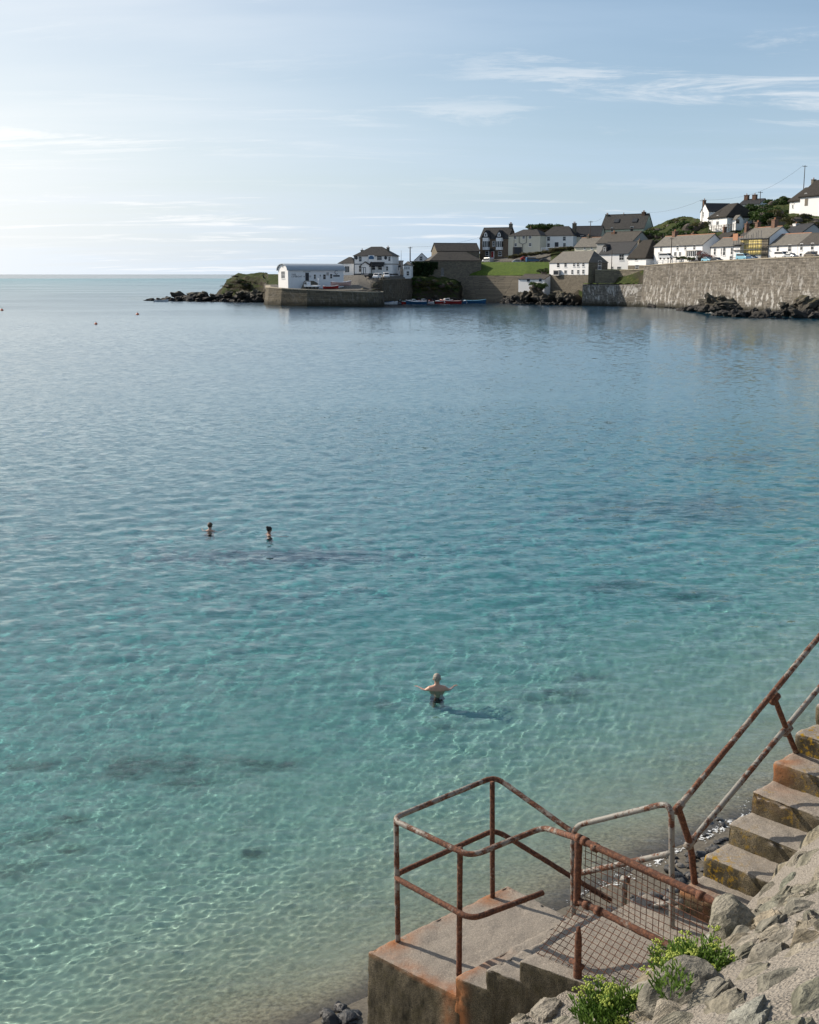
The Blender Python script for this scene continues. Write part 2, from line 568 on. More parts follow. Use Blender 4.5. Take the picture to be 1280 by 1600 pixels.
    leaf('scrub_leaf', (0.05, 0.055, 0.014), (0.12, 0.105, 0.03), 0.5)
    leaf('ivy_leaf', (0.012, 0.028, 0.008), (0.035, 0.06, 0.014), 0.7)
    leaf('pink_leaf', (0.16, 0.07, 0.07), (0.30, 0.15, 0.14), 0.7)
    leaf('samphire_leaf', (0.085, 0.18, 0.025), (0.22, 0.33, 0.05), 9.0)
    leaf('samphire_flower', (0.33, 0.42, 0.06), (0.55, 0.60, 0.13), 30.0)
    # ---- houses
    wall_paint('white_render', (0.84, 0.83, 0.81), amount=.25)
    wall_paint('cream_render', (0.66, 0.62, 0.50))
    wall_paint('green_render', (0.55, 0.58, 0.46))
    wall_paint('grey_render', (0.40, 0.39, 0.37))
    masonry('stone_masonry', (0.13, 0.115, 0.09), (0.26, 0.225, 0.17), (0.12, 0.105, 0.085), 0.75, 0.36)
    masonry('brown_masonry', (0.17, 0.12, 0.08), (0.27, 0.20, 0.14), (0.17, 0.14, 0.11), 0.6, 0.3)
    masonry('sea_wall', (0.095, 0.085, 0.072), (0.30, 0.265, 0.215), (0.04, 0.036, 0.03), 0.95, 0.42, streak=1.0, weed=True)
    masonry('harbour_wall', (0.075, 0.066, 0.052), (0.17, 0.145, 0.10), (0.045, 0.04, 0.03), 1.3, 0.6, streak=0.12, weed=True)
    masonry('coping', (0.36, 0.31, 0.23), (0.46, 0.40, 0.30), (0.2, 0.17, 0.13), 2.4, 0.8)
    roof_mat('slate_roof', (0.024, 0.024, 0.025), (0.050, 0.048, 0.046), 0.3, 0.12)
    roof_mat('brown_roof', (0.036, 0.032, 0.028), (0.075, 0.066, 0.055), 0.3, 0.22)
    roof_mat('pale_roof', (0.105, 0.10, 0.09), (0.18, 0.165, 0.14), 0.35, 0.3)
    roof_mat('dark_roof', (0.017, 0.018, 0.021), (0.034, 0.036, 0.04), 0.3, 0.0)
    roof_mat('thatch', (0.026, 0.023, 0.020), (0.052, 0.046, 0.039), 0.12, 0.1, 0.95)
    plain('metal_roof', (0.36, 0.40, 0.43), 0.45, 0.1, 0.8)
    masonry('brick', (0.26, 0.12, 0.075), (0.34, 0.17, 0.11), (0.22, 0.17, 0.13), 0.25, 0.09)
    plain('terracotta', (0.42, 0.20, 0.11), 0.8, 0.25)
    plain('white_paint', (0.80, 0.80, 0.79), 0.5, 0.06)
    plain('dark_paint', (0.02, 0.025, 0.035), 0.4, 0.2)
    plain('blue_paint', (0.03, 0.11, 0.22), 0.4, 0.15)
    plain('light_blue_paint', (0.22, 0.46, 0.58), 0.4, 0.1)
    plain('red_paint', (0.36, 0.03, 0.025), 0.4, 0.2)
    plain('orange_paint', (0.70, 0.16, 0.06), 0.5, 0.15)
    plain('green_paint', (0.03, 0.32, 0.17), 0.5, 0.15)
    plain('teal_paint', (0.04, 0.16, 0.17), 0.5, 0.15)
    plain('yellow_board', (0.72, 0.58, 0.22), 0.8, 0.2, 0.9)
    plain('pink_hull', (0.62, 0.42, 0.38), 0.5, 0.15)
    plain('silver_paint', (0.45, 0.47, 0.48), 0.3, 0.05, 3, 0.5, 0.4)
    plain('rubber', (0.02, 0.02, 0.02), 0.8, 0.2)
    plain('steel_pole', (0.16, 0.16, 0.17), 0.5, 0.2, 3, 0.5, 0.6)
    plain('wood_weathered', (0.20, 0.17, 0.13), 0.85, 0.4, 4)
    plain('wood_pole', (0.10, 0.08, 0.065), 0.85, 0.3, 4)
    plain('tarmac', (0.10, 0.098, 0.092), 0.9, 0.25, 1.5)
    m, t = material('window_glass')
    n = noise_n(t, wpos(t), 0.7, 2, 0.5)
    finish(t, mixc(t, n, (0.015, 0.018, 0.022), (0.05, 0.055, 0.06)), 0.08, None, spec=0.6)
    # ---- people
    m, t = material('skin')
    n = noise_n(t, coords(t), 6, 4, 0.6)
    finish(t, mixc(t, n, (0.46, 0.24, 0.16), (0.58, 0.34, 0.24)), 0.5, None, spec=0.4, extra={'Subsurface Weight': 0.08, 'Subsurface Radius': (0.02, 0.008, 0.004)})
    m, t = material('tanned_skin')
    n = noise_n(t, coords(t), 6, 4, 0.6)
    finish(t, mixc(t, n, (0.28, 0.14, 0.09), (0.38, 0.20, 0.13)), 0.5, None, spec=0.4)
    for nm, c1, c2 in (('grey_hair', (0.14, 0.115, 0.09), (0.42, 0.37, 0.31)), ('brown_hair', (0.05, 0.03, 0.02), (0.15, 0.09, 0.055)), ('black_hair', (0.008, 0.007, 0.006), (0.035, 0.028, 0.022))):
        m, t = material(nm)
        n = noise_n(t, nd(t, 'Mapping', {'Vector': coords(t), 'Scale': (1, 1, .3)}).outputs[0], 70, 4, 0.6)
        finish(t, mixc(t, n, c1, c2), 0.6, n, 0.8, 0.01)
    plain('swim_cloth', (0.012, 0.014, 0.02), 0.8, 0.2)
    # ---- pebbles
    m, t = material('wet_cobble')
    rnd = nd(t, 'ObjectInfo').outputs['Random']
    n = noise_n(t, coords(t), 4, 5, 0.6)
    c = ramp(t, rnd, [(0, (0.014, 0.015, 0.018)), (0.5, (0.035, 0.035, 0.037)), (0.82, (0.07, 0.066, 0.06)), (1, (0.22, 0.20, 0.175))])
    finish(t, mixc(t, n, mixc(t, 1.0, c, (0.6,) * 3, 'MULTIPLY'), c), 0.5, n, 0.5, 0.05, 0.4)


build_materials()
# =================================================================== sea, seabed and beach
SHORE0 = Vector((-0.83, 14.71))
SHORE_N = Vector((-0.66, 0.751))
SWIMMERS = [W(683, 1078, 0), W(328, 829, 0), W(420, 835, 0)]


def shore_dist(X, Y):
    return (X - SHORE0.x) * SHORE_N.x + (Y - SHORE0.y) * SHORE_N.y


def bed_height(X, Y):
    d = shore_dist(X, Y) + 0.35 * vnoise(X * .5, Y * .5, 5, 3)
    z = np.interp(d, [-12, -6, -2.5, 0, 2, 5, 10, 20, 40, 90, 250, 4000],
                  [2.6, 1.3, 0.42, 0.0, -0.36, -0.80, -1.40, -2.2, -3.2, -4.6, -6.8, -22])
    z = z + np.clip(-z, 0, 1) * (0.10 * vnoise(X * .9, Y * .9, 6, 4) + 0.22 * vnoise(X * .16, Y * .16, 7, 3))
    return z


def build_sea():
    rs = np.random.default_rng(3)
    # --- the water surface: a fine sheet near the shore that coarsens out to the horizon
    NEAR = 540
    ys = np.concatenate([1 / np.linspace(1 / 12.5, 1 / 230, NEAR), 230 * (26000 / 230) ** np.linspace(0.02, 1, 46)])
    us = np.linspace(-1, 1, 600)
    Y = np.repeat(ys, len(us))
    half = 0.44 * Y + 2.0 + np.clip(Y - 230, 0, None) * .5
    X = np.tile(us, len(ys)) * half
    dy = np.repeat(np.gradient(ys), len(us))
    Z = np.zeros_like(X)
    gust = np.clip(0.85 + 0.35 * vnoise(X * .05, Y * .03, 21, 3) + 0.75 * vnoise(X * .33, Y * .22, 22, 3), .25, 1.7)
    for i in range(96):
        lam = 0.12 * (2.2 / 0.12) ** rs.random()
        a = rs.normal(math.pi / 2 + 0.18, 0.62)
        ph = rs.random() * 6.283
        A = 0.0084 * lam / (2 * math.pi) * (1.1 if lam < 0.4 else 0.66 if lam < .8 else .5) * rs.uniform(.4, 1.5)
        fade = np.clip(lam / (2.4 * dy * abs(math.sin(a)) + 1e-3) - .7, 0, 1) * np.clip(lam / (4.2 * half / 600) - .7, 0, 1)
        k = 2 * math.pi / lam
        warp = 0.5 * np.sin(0.21 * X + 0.13 * Y + ph * 3) + 0.5 * np.sin(-0.11 * X + 0.27 * Y + ph * 7)
        Z += A * fade * np.sin(k * (X * math.cos(a) + Y * math.sin(a)) + ph + warp)
    Z *= gust
    for i in range(60):
        lam = 0.6 * (2.4 / 0.6) ** rs.random()
        a = rs.normal(math.pi / 2 + 0.15, 0.6)
        ph = rs.random() * 6.283
        k = 2 * math.pi / lam
        fade = np.clip(lam / (2.4 * dy * abs(math.sin(a)) + 1e-3) - .8, 0, 1) * np.clip((Y - 20) / 30, 0, 1)
        Z += 0.0120 * lam / (2 * math.pi) * fade * gust * np.sin(k * (X * math.cos(a) + Y * math.sin(a)) + ph + np.sin(.05 * X + .03 * Y + ph * 5))
    for sw, am in zip(SWIMMERS, (0.006, 0.022, 0.022)):
        r = np.hypot(X - sw.x, Y - sw.y)
        Z += am * np.sin(r * 11.0) * np.exp(-r / 1.9) * (r > .2) * np.clip(2.2 - dy, 0, 1)
    depth = -bed_height(X, Y)
    Z *= np.clip(0.25 + depth * 1.2, 0.12, 1)
    me = mesh_np('sea', np.stack([X, Y, Z], 1), grid_faces(len(ys), len(us)))
    m, t = material('sea_surface')
    pos = wpos(t)
    pxyz = nd(t, 'SeparateXYZ', {0: pos}).outputs
    slick = maprange(t, noise_n(t, nd(t, 'Mapping', {'Vector': pos, 'Scale': (0.010, 0.022, 1)}).outputs[0], 1.0, 4, 0.55), 0.36, 0.62, 0.55, 1.0, True)

    # small ripples as surface slopes: fine by the shore, the coarser ones read further out
    def slopes(sx, sy, detail):
        v = nd(t, 'Mapping', {'Vector': pos, 'Scale': (sx, sy, 1.0), 'Rotation': (0, 0, -0.16)}).outputs[0]
        c = noise_n(t, v, 1.0, detail, 0.62, 0.5, out=1)
        return nd(t, 'VectorMath', {0: c, 1: (0.5, 0.5, 0.5)}, operation='SUBTRACT').outputs[0]
    fine, mid, wide = slopes(2.6, 5.6, 3), slopes(1.7, 3.0, 3), slopes(1.0, 0.95, 4)

    def scaled(v, k):
        return nd(t, 'VectorMath', {0: nd(t, 'VectorMath', {0: v, 1: (1, 1, 0)}, operation='MULTIPLY').outputs[0], 'Scale': k}, operation='SCALE').outputs[0]
    kf = maprange(t, pxyz[1], 25.0, 120.0, 0.52, 0.09)
    km = math_n(t, 'MULTIPLY', maprange(t, pxyz[1], 14.0, 45.0, 0.26, 0.44), maprange(t, pxyz[1], 45.0, 140.0, 1.0, 0.28))
    kw = maprange(t, pxyz[1], 30.0, 140.0, 0.0, 0.19)
    add = nd(t, 'VectorMath', {0: scaled(fine, kf), 1: nd(t, 'VectorMath', {0: scaled(mid, km), 1: scaled(wide, kw)}, operation='ADD').outputs[0]}, operation='ADD').outputs[0]
    add = nd(t, 'VectorMath', {0: add, 'Scale': slick}, operation='SCALE').outputs[0]
    lean = nd(t, 'CombineXYZ', {0: 0.0, 1: maprange(t, pxyz[1], 35.0, 150.0, 0.0, -0.032), 2: 0.0}).outputs[0]     # constant normal tilt, added so far water reflects higher sky
    add = nd(t, 'VectorMath', {0: add, 1: lean}, operation='ADD').outputs[0]
    nsum = nd(t, 'VectorMath', {0: nd(t, 'NewGeometry').outputs['Normal'], 1: add}, operation='ADD').outputs[0]
    bp = nd(t, 'VectorMath', {0: nsum}, operation='NORMALIZE').outputs[0]
    ro = math_n(t, 'MULTIPLY', maprange(t, pxyz[1], 60.0, 360.0, 0.0, 0.18), maprange(t, slick, 0.45, 1.0, 0.72, 1.0))
    g = nd(t, 'BsdfGlass', {'IOR': 1.333, 'Roughness': ro, 'Normal': bp, 'Color': (1, 1, 1)}).outputs[0]
    nd(t, 'OutputMaterial', {'Surface': g})
    me.materials.append(m)
    sea = tag(link(bpy.data.objects.new('sea', me)), kind='structure')
    sea.cycles.is_caustics_caster = True
    # --- the water's body: clear, absorbs red first; starts 2 mm over the mirror skin and takes in all below
    nr = NEAR + 24
    me2 = mesh_np('sea_water_body', np.stack([X, Y, Z], 1)[:nr * len(us)], grid_faces(nr, len(us)))
    body = link(bpy.data.objects.new('sea_water_body', me2))
    body.location.z = 0.002
    tag(body, kind='structure')
    m2, t2 = material('sea_water')
    va = nd(t2, 'VolumeAbsorption', {'Color': (0.13, 0.815, 0.928), 'Density': 0.70})
    nd(t2, 'OutputMaterial', {'Volume': va.outputs[0]})
    me2.materials.append(m2)

    # --- seabed and beach in one sheet
    ys = np.concatenate([np.linspace(3, 45, 340), 45 * (30000 / 45) ** np.linspace(0.01, 1, 110)])
    us = np.linspace(-1, 1, 260)
    Y = np.repeat(ys, len(us))
    X = np.tile(us, len(ys)) * (0.5 * Y + 8 + np.clip(Y - 230, 0, None) * .6)
    Z = bed_height(X, Y)
    m, t = material('sand_and_shingle')
    o = wpos(t)
    z = nd(t, 'SeparateXYZ', {0: o}).outputs[2]
    n1 = noise_n(t, o, 0.35, 5, 0.6)
    n2 = noise_n(t, o, 2.4, 6, 0.65)
    n3 = noise_n(t, o, 14.0, 4, 0.6)
    pv = nd(t, 'TexVoronoi', {'Vector': o, 'Scale': 11.0, 'Randomness': 1.0})
    sand = mixc(t, n2, (0.25, 0.237, 0.18), (0.51, 0.48, 0.37))
    shingle = mixc(t, maprange(t, n3, 0.35, 0.65), (0.17, 0.145, 0.10), (0.40, 0.345, 0.245))
    shingle = mixc(t, maprange(t, pv.outputs[0], 0.1, 0.45, 0.5, 0), shingle, mixc(t, pv.outputs[1], (0.03, 0.03, 0.03), (0.45, 0.41, 0.34)))
    f = maprange(t, math_n(t, 'ADD', z, math_n(t, 'MULTIPLY', math_n(t, 'SUBTRACT', n1, 0.5), 0.9)), -0.75, -0.05, 0, 1, True)
    col = mixc(t, f, sand, shingle)
    col = mixc(t, maprange(t, math_n(t, 'ADD', z, math_n(t, 'MULTIPLY', n2, 0.12)), -0.10, 0.06, 0, 0.85, True), col, mixc(t, n3, (0.035, 0.033, 0.03), (0.12, 0.108, 0.09)))
    weed = maprange(t, math_n(t, 'ADD', noise_n(t, o, 0.16, 5, 0.6), math_n(t, 'MULTIPLY', n2, 0.12)), 0.70, 0.90, 0, 0.02, True)
    col = mixc(t, weed, col, (0.06, 0.065, 0.04))
    wa = nd(t, 'Attribute', {}, attribute_name='weed').outputs['Fac']
    col = mixc(t, math_n(t, 'MULTIPLY', maprange(t, wa, 0.15, 0.95, 0, 0.75, True), maprange(t, noise_n(t, o, 5.0, 4, 0.7), 0.35, 0.55, 0.45, 1.0)), col, (0.045, 0.05, 0.032))
    deep = maprange(t, z, -4.5, -9.0, 0, 0.9)
    col = mixc(t, deep, col, (0.02, 0.05, 0.06))  # dark blue-green in the bed colour stands in for light absorbed by deep water
    finish(t, col, 0.9, math_n(t, 'ADD', n2, n3), 0.4, 0.03, 0.2)
    spots = [(190, 1243, 1.5, .5), (395, 1243, 1.5, .45), (300, 1275, 1.2, .3), (30, 1360, 1.0, .4), (125, 1382, .5, .25), (395, 1355, .45, .2), (395, 1394, .5, .2),
             (115, 1330, .5, .25), (20, 1418, .9, .3), (1090, 856, 9.0, 2.0), (1180, 866, 4.0, 1.5), (860, 1137, 1.5, .35), (915, 1107, .9, .25), (695, 1183, .7, .25), (1060, 1020, 2.2, .5), (300, 1240, 1.3, .4),
             (1160, 770, 6.0, 1.5), (520, 1220, .5, .2), (860, 1225, .35, .15), (960, 1000, 2.0, .5), (590, 1140, .8, .3), (1000, 858, 4, 1.2), (230, 1230, 1.2, .4), (60, 1235, 1.0, .4)]
    wd = np.zeros_like(X)
    for i, (px, py, rx, ry) in enumerate(spots):
        c = W(px, py, -1.2 if py > 1100 else -2.4)
        r2 = ((X - c.x) / (rx * .85)) ** 2 + ((Y - c.y) / (rx * .55)) ** 2
        wd = np.maximum(wd, np.exp(-r2) * (0.75 + 0.9 * vnoise(X * 1.6 + i, Y * 1.6, 60, 4, .6)))
    me = mesh_np('seabed', np.stack([X, Y, Z], 1), grid_faces(len(ys), len(us)), m)
    me.attributes.new('weed', 'FLOAT', 'POINT').data.foreach_set('value', np.clip(wd, 0, 1).astype(np.float32))
    bed = tag(link(bpy.data.objects.new('seabed', me)), kind='structure')
    bed.cycles.is_caustics_receiver = True

    # --- foam lace where the water breaks on the shingle
    nr, nc = 150, 2000
    a = np.linspace(-3.5, 15.0, nc)
    b = np.linspace(-0.75, 1.1, nr)
    AA, BB = np.meshgrid(a, b)
    dirx, diry = SHORE_N.y, -SHORE_N.x
    wig = 0.25 * vnoise(AA * .8, AA * 0 + 3.3, 9, 3)
    XX = SHORE0.x + AA * dirx + (BB + wig) * SHORE_N.x
    YY = SHORE0.y + AA * diry + (BB + wig) * SHORE_N.y
    zb = bed_height(XX, YY)
    fn = vnoise(XX * 2.0, YY * 2.0, 11, 5, .65)
    cell = np.abs(vnoise(XX * 6.0, YY * 6.0, 12, 4, .7))
    ZZ = np.maximum(zb + .012, 0.018) + 0.008 * vnoise(XX * 9, YY * 9, 13, 2) + .008
    d = BB
    live = maprange_np(AA, 4.0, 6.5) * .8 + .03
    keep = (cell < 0.034 * np.exp(-((d - 0.1) / .42) ** 2) * (0.5 + fn) * 1.7 * live + 0.035 * np.exp(-((d + .05) / .10) ** 2) * 3 * live)
    fc = grid_faces(nr, nc)
    k = keep.ravel()[fc].sum(1) >= 3
    fc = fc[k]
    used, inv = np.unique(fc, return_inverse=True)
    pts = np.stack([XX.ravel(), YY.ravel(), ZZ.ravel()], 1)[used]
    m, t = material('foam')
    finish(t, (0.62, 0.64, 0.64), 0.9, noise_n(t, wpos(t), 60, 4, .7), 0.6, 0.02, 0.1)
    o = link(bpy.data.objects.new('foam', mesh_np('foam', pts, inv.reshape(-1, 4), m)))
    tag(o, 'white foam lace along the shingle beach', 'foam', kind='stuff')

    # --- cobbles on the beach
    protos = [rock_mesh('cobble', 900 + i, (1, .76, .5), 3, cuts=7, rough=.2, mat=MATS['wet_cobble'], smooth=True) for i in range(5)]
    rr = random.Random(5)
    n = 0
    areas = [((985, 1368), (1068, 1412), 64, .5, .05, .13), ((508, 1566), (560, 1600), 26, .1, .05, .12), ((1050, 1300), (1120, 1385), 40, .45, .05, .12),
             ((930, 1385), (1000, 1425), 14, .5, .04, .09), ((1100, 1255), (1165, 1310), 12, .25, .05, .12)]
    for (x0, y0), (x1, y1), cnt, zg, r0, r1 in areas:
        for _ in range(cnt):
            p = W(rr.uniform(x0, x1), rr.uniform(y0, y1), zg)
            zz = float(bed_height(np.array([p.x]), np.array([p.y]))[0])
            o = link(bpy.data.objects.new('cobble', protos[rr.randrange(5)]), bed)
            r = rr.uniform(r0, r1) * (1.5 if rr.random() < .12 else 1)
            o.scale = (r, r, r)
            o.rotation_euler = (rr.uniform(-.4, .4), rr.uniform(-.4, .4), rr.uniform(0, 6.3))
            o.location = (p.x, p.y, zz + r * .25)
            n += 1


def maprange_np(x, a, b):
    return np.clip((x - a) / (b - a), 0, 1)


def rock_mesh(name, seed, dims, sub=3, cuts=6, rough=.25, mat=None, smooth=False):
    rr = random.Random(seed)
    bm = bmesh.new()
    bmesh.ops.create_icosphere(bm, subdivisions=sub, radius=1)
    off = Vector((rr.uniform(-50, 50), rr.uniform(-50, 50), rr.uniform(-50, 50)))
    planes = []
    for _ in range(cuts):
        n = Vector((rr.gauss(0, 1), rr.gauss(0, 1), rr.gauss(0, 1))).normalized()
        planes.append((n, rr.uniform(.52, .86)))
    for v in bm.verts:
        c = v.co.copy()
        for n, d in planes:
            e = c.dot(n) - d
            if e > 0:
                c -= n * e * .92
        k = 1 + rough * mnoise.fractal(c * 1.7 + off, 1.0, 2.0, 4)
        c *= k
        v.co = Vector((c.x * dims[0], c.y * dims[1], c.z * dims[2]))
    me = bpy.data.meshes.new(name)
    bm.to_mesh(me)
    bm.free()
    if mat:
        me.materials.append(mat)
    if smooth:
        me.polygons.foreach_set('use_smooth', [True] * len(me.polygons))
    return me


build_sea()

# =================================================================== the steps below the camera
ZP = 4.5                                             # level of the lowest platform
FA, FB = W(575, 1487, ZP), W(790, 1385, ZP)
FL = (FB - FA).normalized()
FANG = math.atan2(FL.y, FL.x)


def lp(l, s, z):
    """local point of the steps: l along the wall, s towards the wall, z up from the platform"""
    return Vector((l, -s, z))


def frame(name):
    return empty(name, FA, FANG)


FM = Matrix.Translation(FA) @ Matrix.Rotation(FANG, 4, 'Z')
FMI = FM.inverted()


def to_local(px, py, z):
    return FMI @ W(px, py, ZP + z)


def rough_block(name, poly, z0, z1, parent, seed, taper=0.0, cell=.055, amp=.010, bev=.018, rust=None, lichen=None, mat='concrete'):
    """a cast concrete block: polygon in (l,s), worn corners and an uneven skin"""
    bm = bmesh.new()
    cx = sum(p[0] for p in poly) / len(poly)
    cy = sum(p[1] for p in poly) / len(poly)
    lo = [bm.verts.new(lp(cx + (l - cx) * (1 + taper), cy + (s - cy) * (1 + taper), z0)) for l, s in poly]
    hi = [bm.verts.new(lp(l, s, z1)) for l, s in poly]
    n = len(poly)
    bm.faces.new(hi)
    bm.faces.new(list(reversed(lo)))
    for i in range(n):
        bm.faces.new((hi[i], lo[i], lo[(i + 1) % n], hi[(i + 1) % n]))
    bmesh.ops.recalc_face_normals(bm, faces=bm.faces)
    bmesh.ops.bevel(bm, geom=bm.edges[:], offset=bev, segments=2, affect='EDGES', profile=.6)
    bmesh.ops.triangulate(bm, faces=bm.faces)
    zlim = z1 - 1.6
    for _ in range(9):
        es = [e for e in bm.edges if e.calc_length() > cell * (1 if max(e.verts[0].co.z, e.verts[1].co.z) > zlim else 8)]
        if not es or len(bm.verts) > 30000:
            break
        bmesh.ops.subdivide_edges(bm, edges=es, cuts=1)
        bmesh.ops.triangulate(bm, faces=[f for f in bm.faces if len(f.verts) > 3])
    bm.normal_update()
    off = Vector((seed * 3.7, seed * 1.3, seed * .7))
    for v in bm.verts:
        a = mnoise.fractal(v.co * 5 + off, 1.0, 2.0, 4)
        b = mnoise.noise(v.co * 23 + off)
        chip = max(0, mnoise.noise(v.co * 9 + off * 2) - .25)
        edge = min(abs(v.co.z - z1), .05) < .03
        v.co += v.normal * (a * amp + b * amp * .35 - (chip * amp * 4.5 if edge and abs(v.normal.z) < .95 else 0))
    me = bpy.data.meshes.new(name)
    bm.to_mesh(me)
    bm.free()
    me.materials.append(MATS[mat])
    me.polygons.foreach_set('use_smooth', [True] * len(me.polygons))
    for key, fn in (('rust', rust), ('lichen', lichen)):
        at = me.attributes.new(key, 'FLOAT', 'POINT')
        if fn:
            at.data.foreach_set('value', [fn(v.co.x, -v.co.y, v.co.z) for v in me.vertices])
    return link(bpy.data.objects.new(name, me), parent)


def bump_fn(*spots):
    """sum of soft spots (l, s, z, radius, strength)"""
    def f(l, s, z):
        return min(1.0, sum(k * math.exp(-(((l - a) ** 2 + (s - b) ** 2 + (z - c) ** 2) / (r * r))) for a, b, c, r, k in spots))
    return f


def front(s):
    return float(np.interp(s, [0, .93, 1.2, 1.45, 1.9], [0, .12, .20, .29, .42]))


def build_steps():
    st = frame('concrete_steps')
    tag(st, 'weathered concrete steps and landing going down the sea wall to a railed platform', 'steps')
    LE = 1.66

    def rust_pl(l, s, z):
        r = 0.62 * math.exp(-((l - .10) / .085) ** 2) * (0.35 + .65 * min(1, s / .5)) * (z > -.05)      # stain along the front edge
        r += .8 * math.exp(-((l - .29) ** 2 + (s - .07) ** 2) / .014) * (z > -.3)
        r += .9 * math.exp(-((l - 1.40) ** 2 + (s - .06) ** 2) / .02)
        r += .32 * math.exp(-(s / .10) ** 2) * (z > -.02)
        r += .75 * math.exp(-((s - .86) / .07) ** 2) * (l < .25) * (.8 if z < 0 else .5)
        return min(1, r)
    rough_block('platform', [(0, 0), (LE, 0), (LE, .96), (front(.96), .96)], -4.7, 0.0, st, 1, taper=.10, rust=rust_pl)
    rough_block('step', [(front(.92), .92), (LE, .92), (LE, 1.26), (front(1.24), 1.26)], -4.7, .155, st, 2,
                rust=lambda l, s, z: .95 * math.exp(-((s - .93) / .07) ** 2) * (l < .75) * math.exp(-max(0, l - .3) / .25) + .8 * (z < .1) * math.exp(-((s - .95) / .07) ** 2) * (l < .25),
                lichen=bump_fn((.25, 1.2, -.25, .07, 1)))
    rough_block('step', [(front(1.18), 1.185), (LE, 1.185), (LE, 1.52), (front(1.5), 1.52)], -4.7, .315, st, 3)
    rough_block('landing', [(front(1.44), 1.44), (front(1.9), 1.9), (.50, 2.7), (1.95, 2.7), (1.80, 1.44)], -4.7, .47, st, 4, amp=.008, bev=.012)
    tz, tl = .47, 1.79
    lich = [bump_fn(), bump_fn((2.12, 1.9, .74, .22, .9), (2.12, 1.8, .7, .15, .6)), bump_fn((2.45, 1.95, .9, .13, .6)), bump_fn((2.8, 1.85, 1.15, .10, .9), (2.8, 2.15, 1.1, .09, .7)),
            bump_fn((3.1, 2.15, 1.3, .18, .8)), bump_fn((3.5, 1.85, 1.5, .22, 1.3)), bump_fn(), bump_fn()]
    rus = [lambda l, s, z: .7 * (z > .615) * math.exp(-((s - 1.85) / .17) ** 2) * (l < 1.98) + .7 * (z <= .615) * math.exp(-((s - 2.0) / .07) ** 2), None, None,
           bump_fn((3.0, 1.9, 1.2, .25, .3)), bump_fn((3.08, 1.76, 1.3, .18, .95), (3.25, 1.85, 1.38, .12, .4)), None, None, None]
    for i in range(8):
        z = tz + .18 * (i + 1)
        rough_block('step', [(tl, 1.765), (tl + .36, 1.765), (tl + .36, 3.2), (tl, 3.2)], z - (.6 if i else 4.6), z, st, 10 + i, amp=.013, bev=.03, rust=rus[i], lichen=lich[i])
        tl += .325

    # ---- railing round the platform
    rl = frame('platform_railing')
    tag(rl, 'rusty tubular steel railing round the lowest platform above the water', 'railing')
    R = .0235
    MB().tube([lp(1.66, .77, .80), lp(1.50, -.03, 1.1), lp(.255, .005, 1.1), lp(.296, .90, 1.1), lp(.93, 1.07, 1.20), lp(.68, 1.64, 1.40)],
              R, 12, .11, .10, seg=.05).build('top_rail', MATS['flaking_pipe'], rl, True)
    MB().tube([lp(2.12, .83, .02), lp(1.515, -.03, .585), lp(.265, .0, .585), lp(.285, .925, .585), lp(1.03, .99, .565)],
              R, 12, .11, .12, seg=.05).build('middle_rail', MATS['rusty_pipe'], rl, True)
    for l, s, zt, mm in ((.285, .05, 1.1, 'flaking_pipe'), (1.40, .06, 1.1, 'rusty_pipe'), (.335, .74, 1.1, 'rusty_pipe')):
        MB().tube([lp(l, s, -.02), lp(l, s * .6 if s < .5 else s, zt)], R * .95, 12, 0, .12, seg=.05).build('post', MATS[mm], rl, True)

    # ---- bent pipe handrail beside the three low steps
    hp = frame('pipe_handrail')
    tag(hp, 'grey bent pipe handrail hoop beside the gap to the beach', 'handrail')
    MB().tube([lp(1.53, .90, .10), lp(1.53, .865, .94), lp(1.53, 1.845, 1.50), lp(1.53, 1.905, .44)], R, 12, .13, .06, seg=.06).build('hoop', MATS['grey_pipe'], hp, True)
    MB().tube([lp(1.53, .89, .51), lp(1.53, 1.87, 1.085)], R * 1.05, 12, 0, .06, seg=.06).build('cross_rail', MATS['grey_pipe'], hp, True)
    a = MB().tube([lp(1.62, 1.36, .36), lp(1.62, 1.36, .62)], R * .95, 10)
    a.tube([lp(1.62, 1.33, .62), lp(1.62, 1.39, .62)], R * 1.25, 10).build('stanchion', MATS['grey_pipe'], hp, True)
    MB().tube([lp(1.66, 1.52, .42), lp(1.72, 1.86, .60)], R, 10).build('brace', MATS['grey_pipe'], hp, True)

    # ---- handrail of the upper flight
    sr = frame('stair_handrail')
    tag(sr, 'long rusting double handrail climbing beside the upper flight of steps', 'handrail')
    s0 = 1.80
    d = Vector((3.647 - 1.686, 0, 2.386 - 1.391))
    top0, low0 = Vector((1.686, -s0, 1.391)), Vector((1.87, -s0, 1.03))
    d2 = Vector((3.709 - 1.864, 0, 1.901 - 1.028))
    MB().tube([top0, top0 + d * 1.5], R * 1.05, 12, 0, .10, seg=.05).build('top_rail', MATS['flaking_pipe'], sr, True)
    MB().tube([low0, low0 + d2 * 1.6], R * 1.05, 12, 0, .10, seg=.05).build('middle_rail', MATS['grey_pipe'], sr, True)
    MB().tube([lp(1.97, s0, .60), lp(1.88, s0, 1.0), lp(1.688, s0, 1.385)], R * 1.15, 12, .1, .12, seg=.04).build('post', MATS['rusty_pipe'], sr, True)
    MB().tube([lp(3.45, s0, 1.30), lp(3.22, s0, 1.63), lp(2.99, s0, 1.975)], R * 1.0, 12, .0, .10, seg=.04).build('post', MATS['rusty_pipe'], sr, True)
    for p in (top0, low0, Vector((3.22, -s0, 1.63)), Vector((2.99, -s0, 1.975))):
        q = d.normalized() * .05
        MB().tube([p - q, p + q], R * 1.45, 12).build('pipe_joint', MATS['flaking_pipe'], sr, True)

    # ---- broken mesh fence in front of the landing
    fe = frame('mesh_fence')
